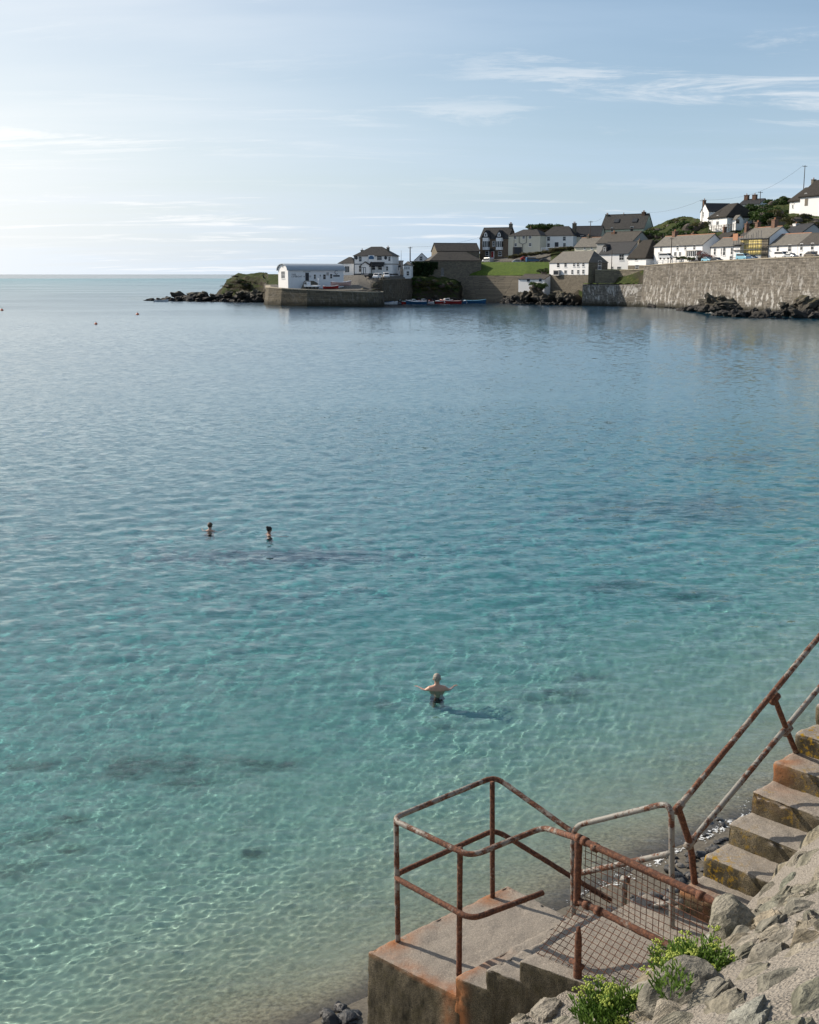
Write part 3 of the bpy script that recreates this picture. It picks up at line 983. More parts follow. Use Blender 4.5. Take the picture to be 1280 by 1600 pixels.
    tag(fe, 'broken rusty pipe fence with torn square wire mesh at the landing', 'fence')
    l0 = .68
    MB().tube([lp(l0, 1.64, 1.40), lp(l0 + .01, 3.15, 1.385)], R * 1.12, 12, 0, .14, seg=.04).build('top_rail', MATS['rusty_pipe'], fe, True)
    MB().tube([lp(l0 + .005, 1.66, .905), lp(l0 + .04, 2.75, .89)], R * 1.15, 12, 0, .2, seg=.04).build('bottom_rail', MATS['rusty_pipe'], fe, True)
    MB().tube([lp(l0, 1.645, .87), lp(l0, 1.645, 1.42)], R * 1.2, 12, 0, .2, seg=.03).build('post', MATS['rusty_pipe'], fe, True)
    stub = MB().tube([lp(.455, 1.862, .42), lp(.45, 1.862, .87)], lambda u: R * (1.35 if u < .35 else 1.12 - .55 * max(0, u - .8) / .2), 12, 0, 0, seg=.02)
    stub.tube([lp(.455, 1.91, .57), lp(.455, 1.79, .57)], R * .8, 8)
    tag(stub.build('post_stub', MATS['rusty_pipe'], fe, True), 'snapped rusty post stump')
    for s, z, mm in ((1.645, 1.40, 'flaking_pipe'), (1.70, 1.40, 'rusty_pipe'), (1.80, 1.39, 'flaking_pipe'), (2.72, 1.388, 'flaking_pipe'), (1.74, .905, 'rusty_pipe'), (1.85, .903, 'rusty_pipe')):
        MB().tube([lp(l0 + .004, s - .022, z), lp(l0 + .004, s + .022, z)], R * 1.5, 12).build('clamp', MATS[mm], fe, True)
    wire = MB()
    r = .0028
    top = lambda u, s: lp(l0 + .03, s, 1.365)
    n = 21
    for i in range(n):
        s = 1.69 + i * .052
        x = l0 + .03 + .004 * math.sin(i * 2.1)
        wire.tube([lp(x, s, 1.36), lp(x, s + .004 * math.sin(i * 1.7), .93)], r, 5, caps=False)
    for j in range(9):
        z = .945 + j * .051
        wire.tube([lp(l0 + .03 + .006 * math.sin(s * 7 + j), s, z + .006 * math.sin(s * 4 + j)) for s in np.linspace(1.68, 2.78, 14)], r, 5, caps=False)
    tag(wire.build('wire_mesh', MATS['rusty_pipe'], fe), kind='stuff')
    # the torn lower sheet leans out and sideways from the bottom rail
    wire = MB()

    def q(a, b):                                     # a along the rail (m), b down the sheet (m)
        sag = .05 * math.sin(a * 3.1) * b
        return lp(l0 - .02 - .36 * b + sag, 1.66 + a - .23 * b - .12 * b * b, .88 - .78 * b + .05 * math.sin(a * 5 + b * 4) * b)
    for i in range(25):
        a = -.03 + i * .052
        e = .66 - .12 * abs(math.sin(i * 1.3)) * (.4 if i % 3 else 1) + (.05 if i < 12 else 0)
        wire.tube([q(a, b) for b in np.linspace(0, e, 8)], r, 5, caps=False)
    for j in range(13):
        b = .03 + j * .052
        e = 1.22 - .3 * max(0, b - .45) + .05 * math.sin(j * 2.3)
        wire.tube([q(a, b) for a in np.linspace(-.05, e, 16)], r, 5, caps=False)
    tag(wire.build('wire_mesh', MATS['rusty_pipe'], fe), kind='stuff')


def wall_z(l, s):
    """height of the rubble slope beside the steps (numpy)"""
    z = np.interp(s, [2.3, 2.45, 2.62, 3.0, 3.5, 4.0, 5.0, 6.0, 8.0], [.30, .66, .93, 1.31, 1.80, 2.27, 3.05, 3.60, 4.0])
    z = z + .30 * np.clip(l - 1.1, 0, 3.5) * np.clip((s - 2.2) / .3, 0, 1)
    zf = np.interp(s, [1.3, 1.55, 1.66, 1.8, 2.0, 2.3, 2.5, 2.7], [-3.5, -1.2, .12, .38, .45, .52, .70, .98])
    k = np.clip((l - .40) / .16, 0, 1)
    near = np.where(s < 2.3, -1.5, z)
    low = np.maximum(zf, np.where(s < 2.55, -9, z))
    return low * (1 - k) + np.where(s < 2.3, np.minimum(low, near), z) * k


def hit(px, py):
    """where the view along a photo pixel meets the rubble slope or the landing, in local coordinates"""
    a, d = FMI @ CAM, FMI.to_3x3() @ ray(px, py)
    for i in range(300, 1400):
        p = a + d * (i * .01)
        z = max(float(wall_z(np.array([p.x]), np.array([-p.y]))[0]), .47 if p.x > .4 else -9)
        if p.z <= z:
            return p
    return p


def build_rubble():
    w = frame('rubble_wall')
    tag(w, 'sloping rubble stone wall bedded in pale mortar in the near right corner', 'stone wall')
    ls, ss = np.linspace(-5.6, 5.2, 430), np.linspace(1.3, 6.4, 260)
    LL, SS = np.meshgrid(ls, ss)
    ZZ = wall_z(LL, SS) - .030 + .035 * vnoise(LL * 2.4, SS * 2.4, 31, 5, .55) + .012 * vnoise(LL * 16, SS * 16, 32, 3)
    o = bpy.data.objects.new('mortar', mesh_np('mortar', np.stack([LL.ravel(), -SS.ravel(), ZZ.ravel()], 1), grid_faces(len(ss), len(ls))[:, ::-1], MATS['mortar']))
    link(o, w)
    rr = random.Random(12)

    def at(l, s):
        e = .04
        z = float(wall_z(np.array([l]), np.array([s]))[0])
        zl = float(wall_z(np.array([l + e]), np.array([s]))[0])
        zs = float(wall_z(np.array([l]), np.array([s + e]))[0])
        n = Vector((-(zl - z) / e, (zs - z) / e, 1)).normalized()
        return Vector((l, -s, z)), n

    def stone(l, s, a, b, c, rot, seed, sub=3, sink=.25, cuts=9, rough=.16):
        p, n = at(l, s)
        me = rock_mesh('stone', seed, (a, b, c), sub, cuts=cuts, rough=rough, mat=MATS['wall_stone'])
        o = link(bpy.data.objects.new('stone', me), w)
        x = Vector((math.cos(rot), math.sin(rot), 0))
        x = (x - n * x.dot(n)).normalized()
        y = n.cross(x)
        o.matrix_local = Matrix.Translation(p + n * c * sink) @ Matrix((x, y, n)).transposed().to_4x4() @ Matrix.Rotation(rr.gauss(0, .12), 4, 'X') @ Matrix.Rotation(rr.gauss(0, .12), 4, 'Y')
        return o
    # the two big blocks at the foot of the slope
    BLOCKS = [hit(1152, 1452), hit(1062, 1550)]
    stone(BLOCKS[0].x, -BLOCKS[0].y, .185, .16, .18, .4, 501, 4, .2, 7, .10)
    stone(BLOCKS[1].x, -BLOCKS[1].y, .26, .17, .115, .45, 502, 4, .1, 6, .08)
    # random rubble: uneven cells laid along the bedding, each a dressed-off block set in the mortar
    rr = random.Random(21)
    ang, asp = -.42, 1.9                             # bedding direction in (l, s) and how drawn out the stones are
    ca, sa = math.cos(ang), math.sin(ang)
    seeds = []
    for _ in range(16000):
        l, s = rr.uniform(-3.1, 3.8), rr.uniform(1.62, 5.6)
        if l > .40 and s < 2.36:
            continue
        w3 = FM @ Vector((l, -s, float(wall_z(np.array([l]), np.array([s]))[0]))) - CAM
        dep = w3.y * CP - w3.z * SP
        sx, sy = 640 + F * w3.x / dep, 800 - F * (w3.y * SP + w3.z * CP) / dep
        if sx > 1330 or sy > 1650 or sx < 780:
            continue
        u, v = (l * ca + s * sa) / asp, -l * sa + s * ca
        rad = .060 + .125 * (mnoise.noise(Vector((u * 2.2, v * 1.6, 4))) * .5 + .5) ** 1.3 + .04 * rr.random()
        if all((u - q[0]) ** 2 + (v - q[1]) ** 2 > (.5 * (rad + q[2])) ** 2 * 1.15 for q in seeds):
            seeds.append((u, v, rad))

    def clip(poly, n, d):
        out = []
        for a, b in zip(poly, poly[1:] + poly[:1]):
            da, db = a.dot(n) - d, b.dot(n) - d
            if da <= 0:
                out.append(a)
            if (da < 0 < db) or (db < 0 < da):
                out.append(a.lerp(b, da / (da - db)))
        return out
    count = 0
    for (u, v, rad) in seeds:
        if rr.random() < .05:
            continue
        c = Vector((u, v))
        poly = [c + Vector((x, y)) * .55 for x, y in ((-1, -1), (1, -1), (1, 1), (-1, 1))]
        for (u2, v2, r2) in seeds:
            dd = Vector((u2 - u, v2 - v))
            if 0 < dd.length_squared < 1.2:
                n = dd.normalized()
                gap = rr.uniform(.003, .014)
                poly = clip(poly, n, c.dot(n) + dd.length * rad / (rad + r2) - gap)
                if len(poly) < 3:
                    break
        if len(poly) < 3:
            continue
        pl = [Vector((q.x * asp * ca - q.y * sa, q.x * asp * sa + q.y * ca)) for q in poly]     # back to (l, s)
        cl = sum((q for q in pl), Vector((0, 0))) / len(pl)
        if max((q - cl).length for q in pl) > .62:
            continue
        if (cl.x > .45 and cl.y < 2.38) or (cl - Vector((BLOCKS[0].x, -BLOCKS[0].y))).length < .16 or (cl - Vector((BLOCKS[1].x, -BLOCKS[1].y))).length < .19:
            continue
        if count >= 297:
            break
        count += 1
        p, nrm = at(cl.x, cl.y)
        x = Vector((1, 0, 0)); x = (x - nrm * x.dot(nrm)).normalized()
        y = nrm.cross(x)
        M = Matrix.Translation(p) @ Matrix((x, y, nrm)).transposed().to_4x4()
        MI = M.inverted()
        bm = bmesh.new()
        ring = []
        for q in pl:
            w3 = MI @ Vector((q.x, -q.y, float(wall_z(np.array([q.x]), np.array([q.y]))[0])))
            ring.append(Vector((w3.x, w3.y, 0)))
        size = max(q.length for q in ring)
        proud = rr.uniform(.006, .026) + .03 * size * rr.random()
        top = [bm.verts.new(q * .93 + Vector((0, 0, proud))) for q in ring]
        bot = [bm.verts.new(q * 1.02 - Vector((0, 0, .10))) for q in ring]
        bm.faces.new(top)
        m = len(ring)
        for i in range(m):
            bm.faces.new((top[i], bot[i], bot[(i + 1) % m], top[(i + 1) % m]))
        bmesh.ops.recalc_face_normals(bm, faces=bm.faces)
        bmesh.ops.bevel(bm, geom=[ed for ed in bm.edges if min(ed.verts[0].co.z, ed.verts[1].co.z) > -.05 or abs(ed.verts[0].co.z - ed.verts[1].co.z) > .05], offset=min(.022, size * .12), segments=2, affect='EDGES')
        bmesh.ops.triangulate(bm, faces=bm.faces)
        near = .030 if cl.y < 3.4 else .036
        for _ in range(6):
            es = [ed for ed in bm.edges if ed.calc_length() > near and max(ed.verts[0].co.z, ed.verts[1].co.z) > -.06]
            if not es:
                break
            bmesh.ops.subdivide_edges(bm, edges=es, cuts=1)
            bmesh.ops.triangulate(bm, faces=[f_ for f_ in bm.faces if len(f_.verts) > 3])
        bm.normal_update()
        off = Vector((rr.uniform(-90, 90), rr.uniform(-90, 90), rr.uniform(-90, 90)))
        tx, ty = rr.gauss(0, .06), rr.gauss(0, .06)
        planes = [(Vector((rr.gauss(0, .5), rr.gauss(0, .5), 1)).normalized(), proud + rr.uniform(-.004, .03)) for _ in range(7)]
        for q in bm.verts:
            k = q.co
            fol = mnoise.ridged_multi_fractal(Vector((k.x * 2.0 + k.y * 1.1, k.y * 9 - k.x * 3.5, k.z * 9)) + off, 1.0, 2.1, 4, 1.0, 2.0)
            d = .022 * mnoise.fractal(k * 5.5 + off, 1.0, 2.0, 5) + .016 * (fol - 1.0) + .005 * mnoise.noise(k * 45 + off)
            q.co = k + q.normal * d * min(1, .5 + size * 2) + Vector((0, 0, (tx * k.x + ty * k.y) * (1 if k.z > -.05 else 0)))
            for n_, d_ in planes:
                ex = q.co.dot(n_) - d_
                if ex > 0:
                    q.co -= n_ * ex * .85
        me = bpy.data.meshes.new('stone')
        bm.to_mesh(me); bm.free()
        me.materials.append(MATS['wall_stone'])
        o = link(bpy.data.objects.new('stone', me), w)
        o.matrix_local = M

    # ---- rock samphire in the joints
    def samphire(px, py, z, r, n, seed, label):
        rs = random.Random(seed)
        p = FM @ (hit(px, py) + Vector((0, 0, z)))
        e = empty('samphire_plant', p)
        tag(e, label, 'plant')
        lf, fl, stm = MB(), MB(), MB()
        for i in range(n):
            a, rad = rs.uniform(0, 6.283), r * math.sqrt(rs.random())
            b = Vector((math.cos(a) * rad, math.sin(a) * rad * .8, -.10 + .05 * rs.random()))
            lean = Vector((math.cos(a) * .5 * rad / r + rs.gauss(0, .25), math.sin(a) * .5 * rad / r + rs.gauss(0, .25), 1)).normalized()
            h = rs.uniform(.07, .17) * (1.25 - .6 * rad / r)
            tip = b + lean * (h + .06)
            for k in range(7):
                q0 = b + lean * (h * rs.uniform(.35, 1.0))
                dr = (lean + Vector((rs.gauss(0, .5), rs.gauss(0, .5), rs.gauss(.1, .3)))).normalized()
                ln = rs.uniform(.022, .045)
                sd = dr.orthogonal().normalized() * .0034
                s2 = dr.cross(sd).normalized() * .0034
                m = q0 + dr * ln * .6
                lf.add([q0, m + sd * 1.3, m - sd * .65 + s2 * 1.1, m - sd * .65 - s2 * 1.1, q0 + dr * ln], [(0, 1, 2), (0, 2, 3), (0, 3, 1), (4, 2, 1), (4, 3, 2), (4, 1, 3)])
            if i % 15 == 0:
                tip = b + lean * (h + .04)
                stm.tube([b, tip], .0028, 5)
                for k in range(16):
                    a2, r2 = rs.uniform(0, 6.28), .030 * math.sqrt(rs.random())
                    c = tip + Vector((math.cos(a2) * r2, math.sin(a2) * r2, .014 - r2 * r2 * 9))
                    fl.lathe([(.0015, -.005), (.0060, 0), (.0015, .005)], c, 5)
        tag(lf.build('leaves', MATS['samphire_leaf'], e), kind='stuff')
        stm.build('stems', MATS['samphire_leaf'], e)
        tag(fl.build('flower_heads', MATS['samphire_flower'], e), kind='stuff')
    samphire(1092, 1520, .04, .125, 300, 1, 'bushy green samphire plant growing beside the rounded boulder')
    samphire(1050, 1512, .05, .09, 90, 2, 'small yellow flowering samphire sprig at the end of the bottom fence rail')
    samphire(962, 1596, .05, .135, 320, 3, 'large samphire plant with yellow flower heads at the bottom edge')
    samphire(1048, 1575, .12, .05, 26, 4, 'tiny tuft of samphire on the flat slab')


build_steps()
build_rubble()
# =================================================================== the far side of the bay: ground
COLS = [  # column of the photograph, then (distance, height) from the water's edge inland
    (200, [(480, -4), (484, -4), (490, -4), (500, -4), (510, -4), (520, -4), (560, -5)]),
    (335, [(462, -3), (466, -1), (472, 0.5), (478, 0.5), (490, 0.5), (500, 0), (560, -4)]),
    (352, [(458, -2), (463, .6), (470, 2.0), (475, 4.5), (482, 6.5), (500, 6), (560, -4)]),
    (372, [(452, -2), (458, 1), (468, 3.5), (473, 9.0), (482, 10.2), (505, 9), (560, -4)]),
    (411, [(446, -2), (449, 1.5), (455, 4), (462, 9.3), (478, 10.4), (505, 9.5), (560, -4)]),
    (418, [(406, -3), (407, 5.0), (425, 5.2), (445, 6.5), (462, 10.0), (505, 9.5), (560, -4)]),
    (450, [(398, -3), (399, 5.0), (425, 5.3), (438, 7.5), (455, 9.8), (505, 9.8), (560, -4)]),
    (520, [(389, -3), (390, 5.0), (410, 5.4), (425, 7.2), (438, 9.3), (505, 10), (560, -4)]),
    (560, [(385, -3), (386, 5.0), (400, 5.2), (416, 6.8), (431, 9.6), (505, 10.3), (560, -4)]),
    (580, [(384, -3), (385, 5.0), (396, 4.8), (414, 5.2), (424, 9.2), (505, 10.5), (560, -2)]),
    (596, [(383, -3), (384, 4.9), (392, 2.5), (416, 3.2), (422, 9.2), (505, 10.6), (560, 0)]),
    (600, [(404, -3), (410, -2), (414, 0), (417, 3.0), (423, 9.3), (505, 11), (560, 2)]),
    (638, [(428, -3), (432, -1), (434, 1.0), (437, 4), (441, 8.8), (505, 12), (560, 6)]),
    (655, [(428, -3), (431, .6), (434, 4.0), (438, 7.5), (446, 9.5), (505, 13), (560, 10)]),
    (690, [(430, -3), (433, .6), (437, 4.5), (441, 7.6), (448, 8.6), (505, 13), (560, 12)]),
    (716, [(434, -3), (437, .5), (441, 4), (445, 6.5), (452, 9), (505, 15), (560, 14)]),
    (724, [(450, -3), (451, -1), (452, 9.0), (458, 9.8), (470, 13.5), (505, 17), (600, 17)]),
    (760, [(444, -3), (445, -1), (446, 9.2), (451, 10.4), (464, 13.8), (505, 18.5), (600, 20)]),
    (800, [(433, -3), (434, -1), (435, 9.2), (442, 10.8), (456, 13.8), (500, 21), (600, 25)]),
    (845, [(424, -3), (427, -.5), (431, 8.6), (438, 10.6), (450, 13.9), (490, 22), (600, 28)]),
    (862, [(418, -3), (421, 0), (425, 5.0), (436, 10.0), (450, 15.5), (490, 23), (600, 30)]),
    (905, [(398, -3), (400, 0), (406, 5.8), (424, 10.8), (440, 15.5), (485, 24), (600, 31)]),
    (950, [(391, -3), (392, 5.8), (402, 6.3), (404, 10.6), (425, 14.5), (480, 25), (600, 31)]),
    (1000, [(383, -3), (384, 6.0), (389, 10.8), (396, 11.2), (420, 15.5), (475, 26), (600, 30)]),
    (1012, [(379, -3), (380, 11.0), (388, 11.6), (398, 12.2), (425, 17.5), (475, 27.5), (600, 30)]),
    (1060, [(362.5, -3), (363.5, 11.2), (372, 11.8), (384, 12.6), (418, 19), (462, 31), (600, 34)]),
    (1100, [(350, -3), (351, 11.5), (360, 12.0), (374, 12.8), (405, 19), (436, 29), (600, 30)]),
    (1150, [(336, -3), (337, 11.8), (346, 12.4), (360, 13.2), (392, 19), (436, 31), (600, 33)]),
    (1200, [(322.5, -3), (323.5, 12.2), (332, 12.8), (346, 13.8), (382, 20), (432, 33.5), (600, 36)]),
    (1250, [(310.5, -3), (311.5, 12.6), (320, 13.2), (334, 14.4), (384, 24), (430, 36), (600, 40)]),
    (1330, [(292, -3), (293, 13.2), (302, 13.8), (318, 15), (372, 25), (425, 40), (600, 44)]),
]


def ground_z(px, Y):
    k = [c[0] for c in COLS]
    ys = [np.interp(px, k, [c[1][i][0] for c in COLS]) for i in range(7)]
    zs = [np.interp(px, k, [c[1][i][1] for c in COLS]) for i in range(7)]
    return float(np.interp(Y, ys, zs))


def build_ground():
    nc, sub = 560, 14
    pxs = np.linspace(200, 1330, nc)
    k = np.array([c[0] for c in COLS], float)
    npts = len(COLS[0][1])
    Yc = np.array([[np.interp(p, k, [c[1][i][0] for c in COLS]) for i in range(npts)] for p in pxs])
    Zc = np.array([[np.interp(p, k, [c[1][i][1] for c in COLS]) for i in range(npts)] for p in pxs])
    tt = np.linspace(0, npts - 1, (npts - 1) * sub + 1)
    Y = np.array([np.interp(tt, range(npts), y) for y in Yc])
    Z = np.array([np.interp(tt, range(npts), z) for z in Zc])
    PX = np.repeat(pxs[:, None], len(tt), 1)
    X = (PX - 640) / F * CP * Y
    rough = np.clip((Z - 13) / 8, .12, 1) * .9
    paved = np.zeros_like(Z)
    quay = ((PX > 414) & (PX < 640) & (Z > 4.6) & (Z < np.where(PX < 447, 6.3, 11)) & (Y < 460)).astype(float)
    road = ((PX > 1012) & (tt[None, :] > 1.0) & (tt[None, :] < 3.2)).astype(float)
    green = ((PX > 735) & (PX < 860) & (tt[None, :] > 3.9) & (tt[None, :] < 4.6)).astype(float)
    paved = np.clip(quay + road + green, 0, 1)
    cliff = ((PX > 575) & (PX < 722)) | (PX < 418)
    rough = np.where(cliff & (paved < .5), 1.1, rough)
    rough = np.where(paved > .5, .03, rough)
    X = X + rough * 1.0 * vnoise(X * .35 + Z * .3, Y * .35, 51, 4)
    Z = Z + rough * 1.1 * vnoise(X * .22, Y * .22 + Z * .2, 52, 5, .6)
    Yn = Y + rough * 1.0 * vnoise(X * .3, Z * .4, 53, 4)
    me = mesh_np('hillside', np.stack([X.ravel(), Yn.ravel(), Z.ravel()], 1), grid_faces(nc, len(tt))[:, ::-1], MATS['hillside'])
    at = me.attributes.new('paved', 'FLOAT', 'POINT')
    at.data.foreach_set('value', paved.ravel().astype(np.float32))
    tag(link(bpy.data.objects.new('hillside', me)), kind='structure')


def wall_strip(name, pts, thick, mat, label, cat, parapet=None, batter=.06, seg=4.0, coping=True):
    """a harbour wall: pts = [(x, y, z_bottom, z_top)] along its outer face, land on the left-hand side going along"""
    e = empty(name, (pts[0][0], pts[0][1], 0))
    tag(e, label, cat)
    o0 = Vector((pts[0][0], pts[0][1]))
    out, tops = [], []
    fine = []
    for a, b in zip(pts, pts[1:]):
        n = max(1, int(math.hypot(b[0] - a[0], b[1] - a[1]) / seg))
        fine += [tuple(a[i] + (b[i] - a[i]) * k / n for i in range(4)) for k in range(n)]
    fine.append(pts[-1])
    v, f = [], []
    rows = 8
    for i, p in enumerate(fine):
        q0, q1 = fine[max(0, i - 1)], fine[min(len(fine) - 1, i + 1)]
        d = Vector((q1[0] - q0[0], q1[1] - q0[1])).normalized()
        n = Vector((d.y, -d.x))                     # outward
        for r in range(rows + 1):
            z = p[2] + (p[3] - p[2]) * r / rows
            ofs = batter * (p[3] - z) + .10 * mnoise.noise(Vector((i * .9, r * 1.3, 7)))
            v.append((p[0] - o0.x + n.x * ofs, p[1] - o0.y + n.y * ofs, z))
        v.append((p[0] - o0.x - n.x * thick, p[1] - o0.y - n.y * thick, p[3]))
        v.append((p[0] - o0.x - n.x * thick, p[1] - o0.y - n.y * thick, p[2]))
        tops.append((Vector((p[0] - o0.x, p[1] - o0.y)), n, p[3]))
    m = rows + 3
    for i in range(len(fine) - 1):
        for r in range(m - 1):
            a = i * m + r
            f.append((a, a + m, a + m + 1, a + 1))
    f.append(tuple(reversed(range(m))))
    f.append(tuple((len(fine) - 1) * m + r for r in range(m)))
    MB().add(v, f).build('masonry', mat, e)
    if coping:
        c = MB()
        for (p, n, z), (p2, n2, z2) in zip(tops, tops[1:]):
            a0, a1, b0, b1 = p + n * .15, p - n * (thick + .1), p2 + n2 * .15, p2 - n2 * (thick + .1)
            c.add([(a0.x, a0.y, z + .004), (b0.x, b0.y, z2 + .004), (b1.x, b1.y, z2 + .004), (a1.x, a1.y, z + .004),
                   (a0.x, a0.y, z + .3), (b0.x, b0.y, z2 + .3), (b1.x, b1.y, z2 + .3), (a1.x, a1.y, z + .3)],
                  [(0, 3, 2, 1), (4, 5, 6, 7), (0, 1, 5, 4), (1, 2, 6, 5), (2, 3, 7, 6), (3, 0, 4, 7)])
        c.build('coping', MATS['coping'], e)
    return e


def wp(px, Y, zb, zt):
    p = plan(px, Y)
    return (p.x, p.y, zb, zt)


def build_walls():
    S, H = MATS['sea_wall'], MATS['harbour_wall']
    wall_strip('sea_wall', [wp(1006, 380, -2, zat(416, 380)), wp(1060, 362, -2, zat(411.5, 362)), wp(1150, 335.5, -2, zat(407, 335.5)), wp(1220, 317.5, -2, zat(403.5, 317.5)), wp(1340, 290.5, -2, zat(400, 290))], 1.0, S,
               'tall pale stone sea wall streaked white below the row of cottages', 'sea wall', batter=.05)
    wall_strip('sea_wall', [wp(911, 392, -2, zat(444.5, 392)), wp(950, 390, -2, zat(444.5, 390)), wp(968, 389, -2, zat(444.5, 389)), wp(1007, 379.6, -2, zat(443.5, 379.6))], 8.0, S,
               'lower shaded terrace wall with a grassy ledge left of the tall sea wall', 'sea wall', coping=False)
    wall_strip('garden_wall', [wp(930, 401, 5, zat(422.5, 401)), wp(968, 399, 5, zat(423, 399)), wp(1008, 388, 5, zat(421, 388))], .8, MATS['stone_masonry'],
               'upper terrace wall in front of the thatched and slate-roofed white cottages', 'stone wall')
    wall_strip('harbour_wall', [wp(722, 450, -2, zat(430.5, 450)), wp(750, 446, -2, zat(430.5, 446)), wp(790, 437, -2, zat(430.5, 437)), wp(822, 429, -2, zat(431, 429))], 1.2, MATS['stone_masonry'],
               'high stone harbour wall under the grass bank, half in shadow', 'harbour wall', coping=False)
    wall_strip('harbour_wall', [wp(598, 412, -2, zat(437, 412)), wp(620, 420, -2, zat(436, 420)), wp(645, 436, -2, zat(435, 436))], 1.2, H,
               'dark harbour wall below the parked white vans', 'harbour wall', coping=False)
    bw = [wp(415.5, 425, -2, zat(447, 425)), wp(415, 408, -2, zat(449, 408)), wp(420, 402, -2, zat(450, 402)), wp(440, 395, -2, zat(451.5, 395)), wp(480, 389, -2, zat(453.5, 389)), wp(530, 384.5, -2, zat(455.5, 384.5)), wp(575, 382, -2, zat(457, 382)),
          wp(592, 382, -2, zat(457, 382)), wp(597, 385, -2, zat(457, 385)), wp(598.5, 391, -2, zat(456.5, 391)), wp(597, 396, -2, zat(456.5, 396))]
    wall_strip('breakwater', bw, 1.4, H, 'curved dark stone breakwater in front of the white lifeboat house', 'breakwater', batter=.12)
    # grass bank above the harbour wall
    g = MB()
    n, m = 60, 10
    v = []
    for i in range(n):
        px = 733 + (858 - 733) * i / (n - 1)
        Y0 = float(np.interp(px, [722, 750, 790, 822, 860], [450, 446, 437, 429, 424])) + .6
        for j in range(m):
            u = j / (m - 1)
            Y = Y0 + 13.5 * u
            z = zat(430.3, Y0) + (zat(411.3, Y0 + 13.5) - zat(430.3, Y0)) * u + .35 * math.sin(u * 3.14) + .12 * mnoise.noise(Vector((px * .4, u * 9, 0)))
            p = plan(px, Y)
            v.append((p.x, p.y, z + (.45 if 0 < j else 0)))
    g.add(v, [(i * m + j, (i + 1) * m + j, (i + 1) * m + j + 1, i * m + j + 1) for i in range(n - 1) for j in range(m - 1)])
    tag(g.build('grass_bank', MATS['lawn'], None, True), kind='structure')
    g = MB()
    v = []
    for i in range(30):
        px = 912 + (1004 - 912) * i / 29
        Y0 = float(np.interp(px, [911, 968, 1007], [392, 389, 379.6]))
        for j in range(5):
            p = plan(px, Y0 + .2 + 2.2 * j)
            v.append((p.x, p.y, zat(444.2, Y0) + .25 + .3 * mnoise.noise(Vector((px * .3, j, 0)))))
    g.add(v, [(i * 5 + j, (i + 1) * 5 + j, (i + 1) * 5 + j + 1, i * 5 + j + 1) for i in range(29) for j in range(4)])
    tag(g.build('grass_ledge', MATS['lawn'], None, True), kind='structure')


# =================================================================== houses
def hull(name, pts, mat, parent, bevel=0.0):
    bm = bmesh.new()
    for p in pts:
        bm.verts.new(p)
    r = bmesh.ops.convex_hull(bm, input=bm.verts)
    bmesh.ops.dissolve_limit(bm, angle_limit=.02, verts=bm.verts, edges=bm.edges)
    bmesh.ops.recalc_face_normals(bm, faces=bm.faces)
    me = bpy.data.meshes.new(name)
    bm.to_mesh(me)
    bm.free()
    me.materials.append(mat)
    o = bpy.data.objects.new(name, me)
    if bevel:
        b = o.modifiers.new('bevel', 'BEVEL')
        b.width, b.segments = bevel, 3
    return link(o, parent)


def add_window(parent, x, z, w, h, y=0.0, frame_mat='white_paint', bars=(1, 2), side='front', sill=True, W_=0, D_=0):
    """a sash window standing in the wall plane; x,z its centre in the facade"""
    t = .09 if min(w, h) > .8 else .06
    M = Matrix.Translation((x, y, z)) if side == 'front' else Matrix.Translation((W_, x, z)) @ Matrix.Rotation(math.pi / 2, 4, 'Z')
    if side == 'left':
        M = Matrix.Translation((0, x, z)) @ Matrix.Rotation(-math.pi / 2, 4, 'Z')
    fr = MB()
    fr.box(-w / 2, -w / 2 + t, -.06, .03, -h / 2, h / 2)
    fr.box(w / 2 - t, w / 2, -.06, .03, -h / 2, h / 2)
    fr.box(-w / 2 + t, w / 2 - t, -.06, .03, h / 2 - t, h / 2)
    fr.box(-w / 2 + t, w / 2 - t, -.06, .03, -h / 2, -h / 2 + t)
    for i in range(1, bars[0]):
        c = -w / 2 + w * i / bars[0]
        fr.box(c - .03, c + .03, -.05, .03, -h / 2 + t, h / 2 - t)
    for i in range(1, bars[1]):
        c = -h / 2 + h * i / bars[1]
        fr.box(-w / 2 + t, w / 2 - t, -.045, .03, c - .035, c + .035)
    o = fr.build('window', MATS[frame_mat], parent)
    o.matrix_local = M
    MB().box(-w / 2 + t, w / 2 - t, -.022, .03, -h / 2 + t, h / 2 - t).build('pane', MATS['window_glass'], o)
    if sill:
        MB().box(-w / 2 - .1, w / 2 + .1, -.16, .02, -h / 2 - .12, -h / 2).build('sill', MATS['white_paint' if frame_mat == 'white_paint' else 'grey_render'], o)
    return o


def add_door(parent, x, zb, w, h, mat, glass=False):
    o = MB().box(-w / 2 - .08, w / 2 + .08, -.05, .02, 0, h + .08).build('door_frame', MATS['white_paint'], parent)
    o.location = (x, 0, zb)
    d = MB()
    d.box(-w / 2, w / 2, -.075, -.055, 0.02, h)
    d.box(-w / 2 + .15, w / 2 - .15, -.09, -.075, h * .12, h * .45)
    d.box(-w / 2 + .15, w / 2 - .15, -.09, -.075, h * .52, h * .92)
    d.build('door', MATS[mat], o)
    return o


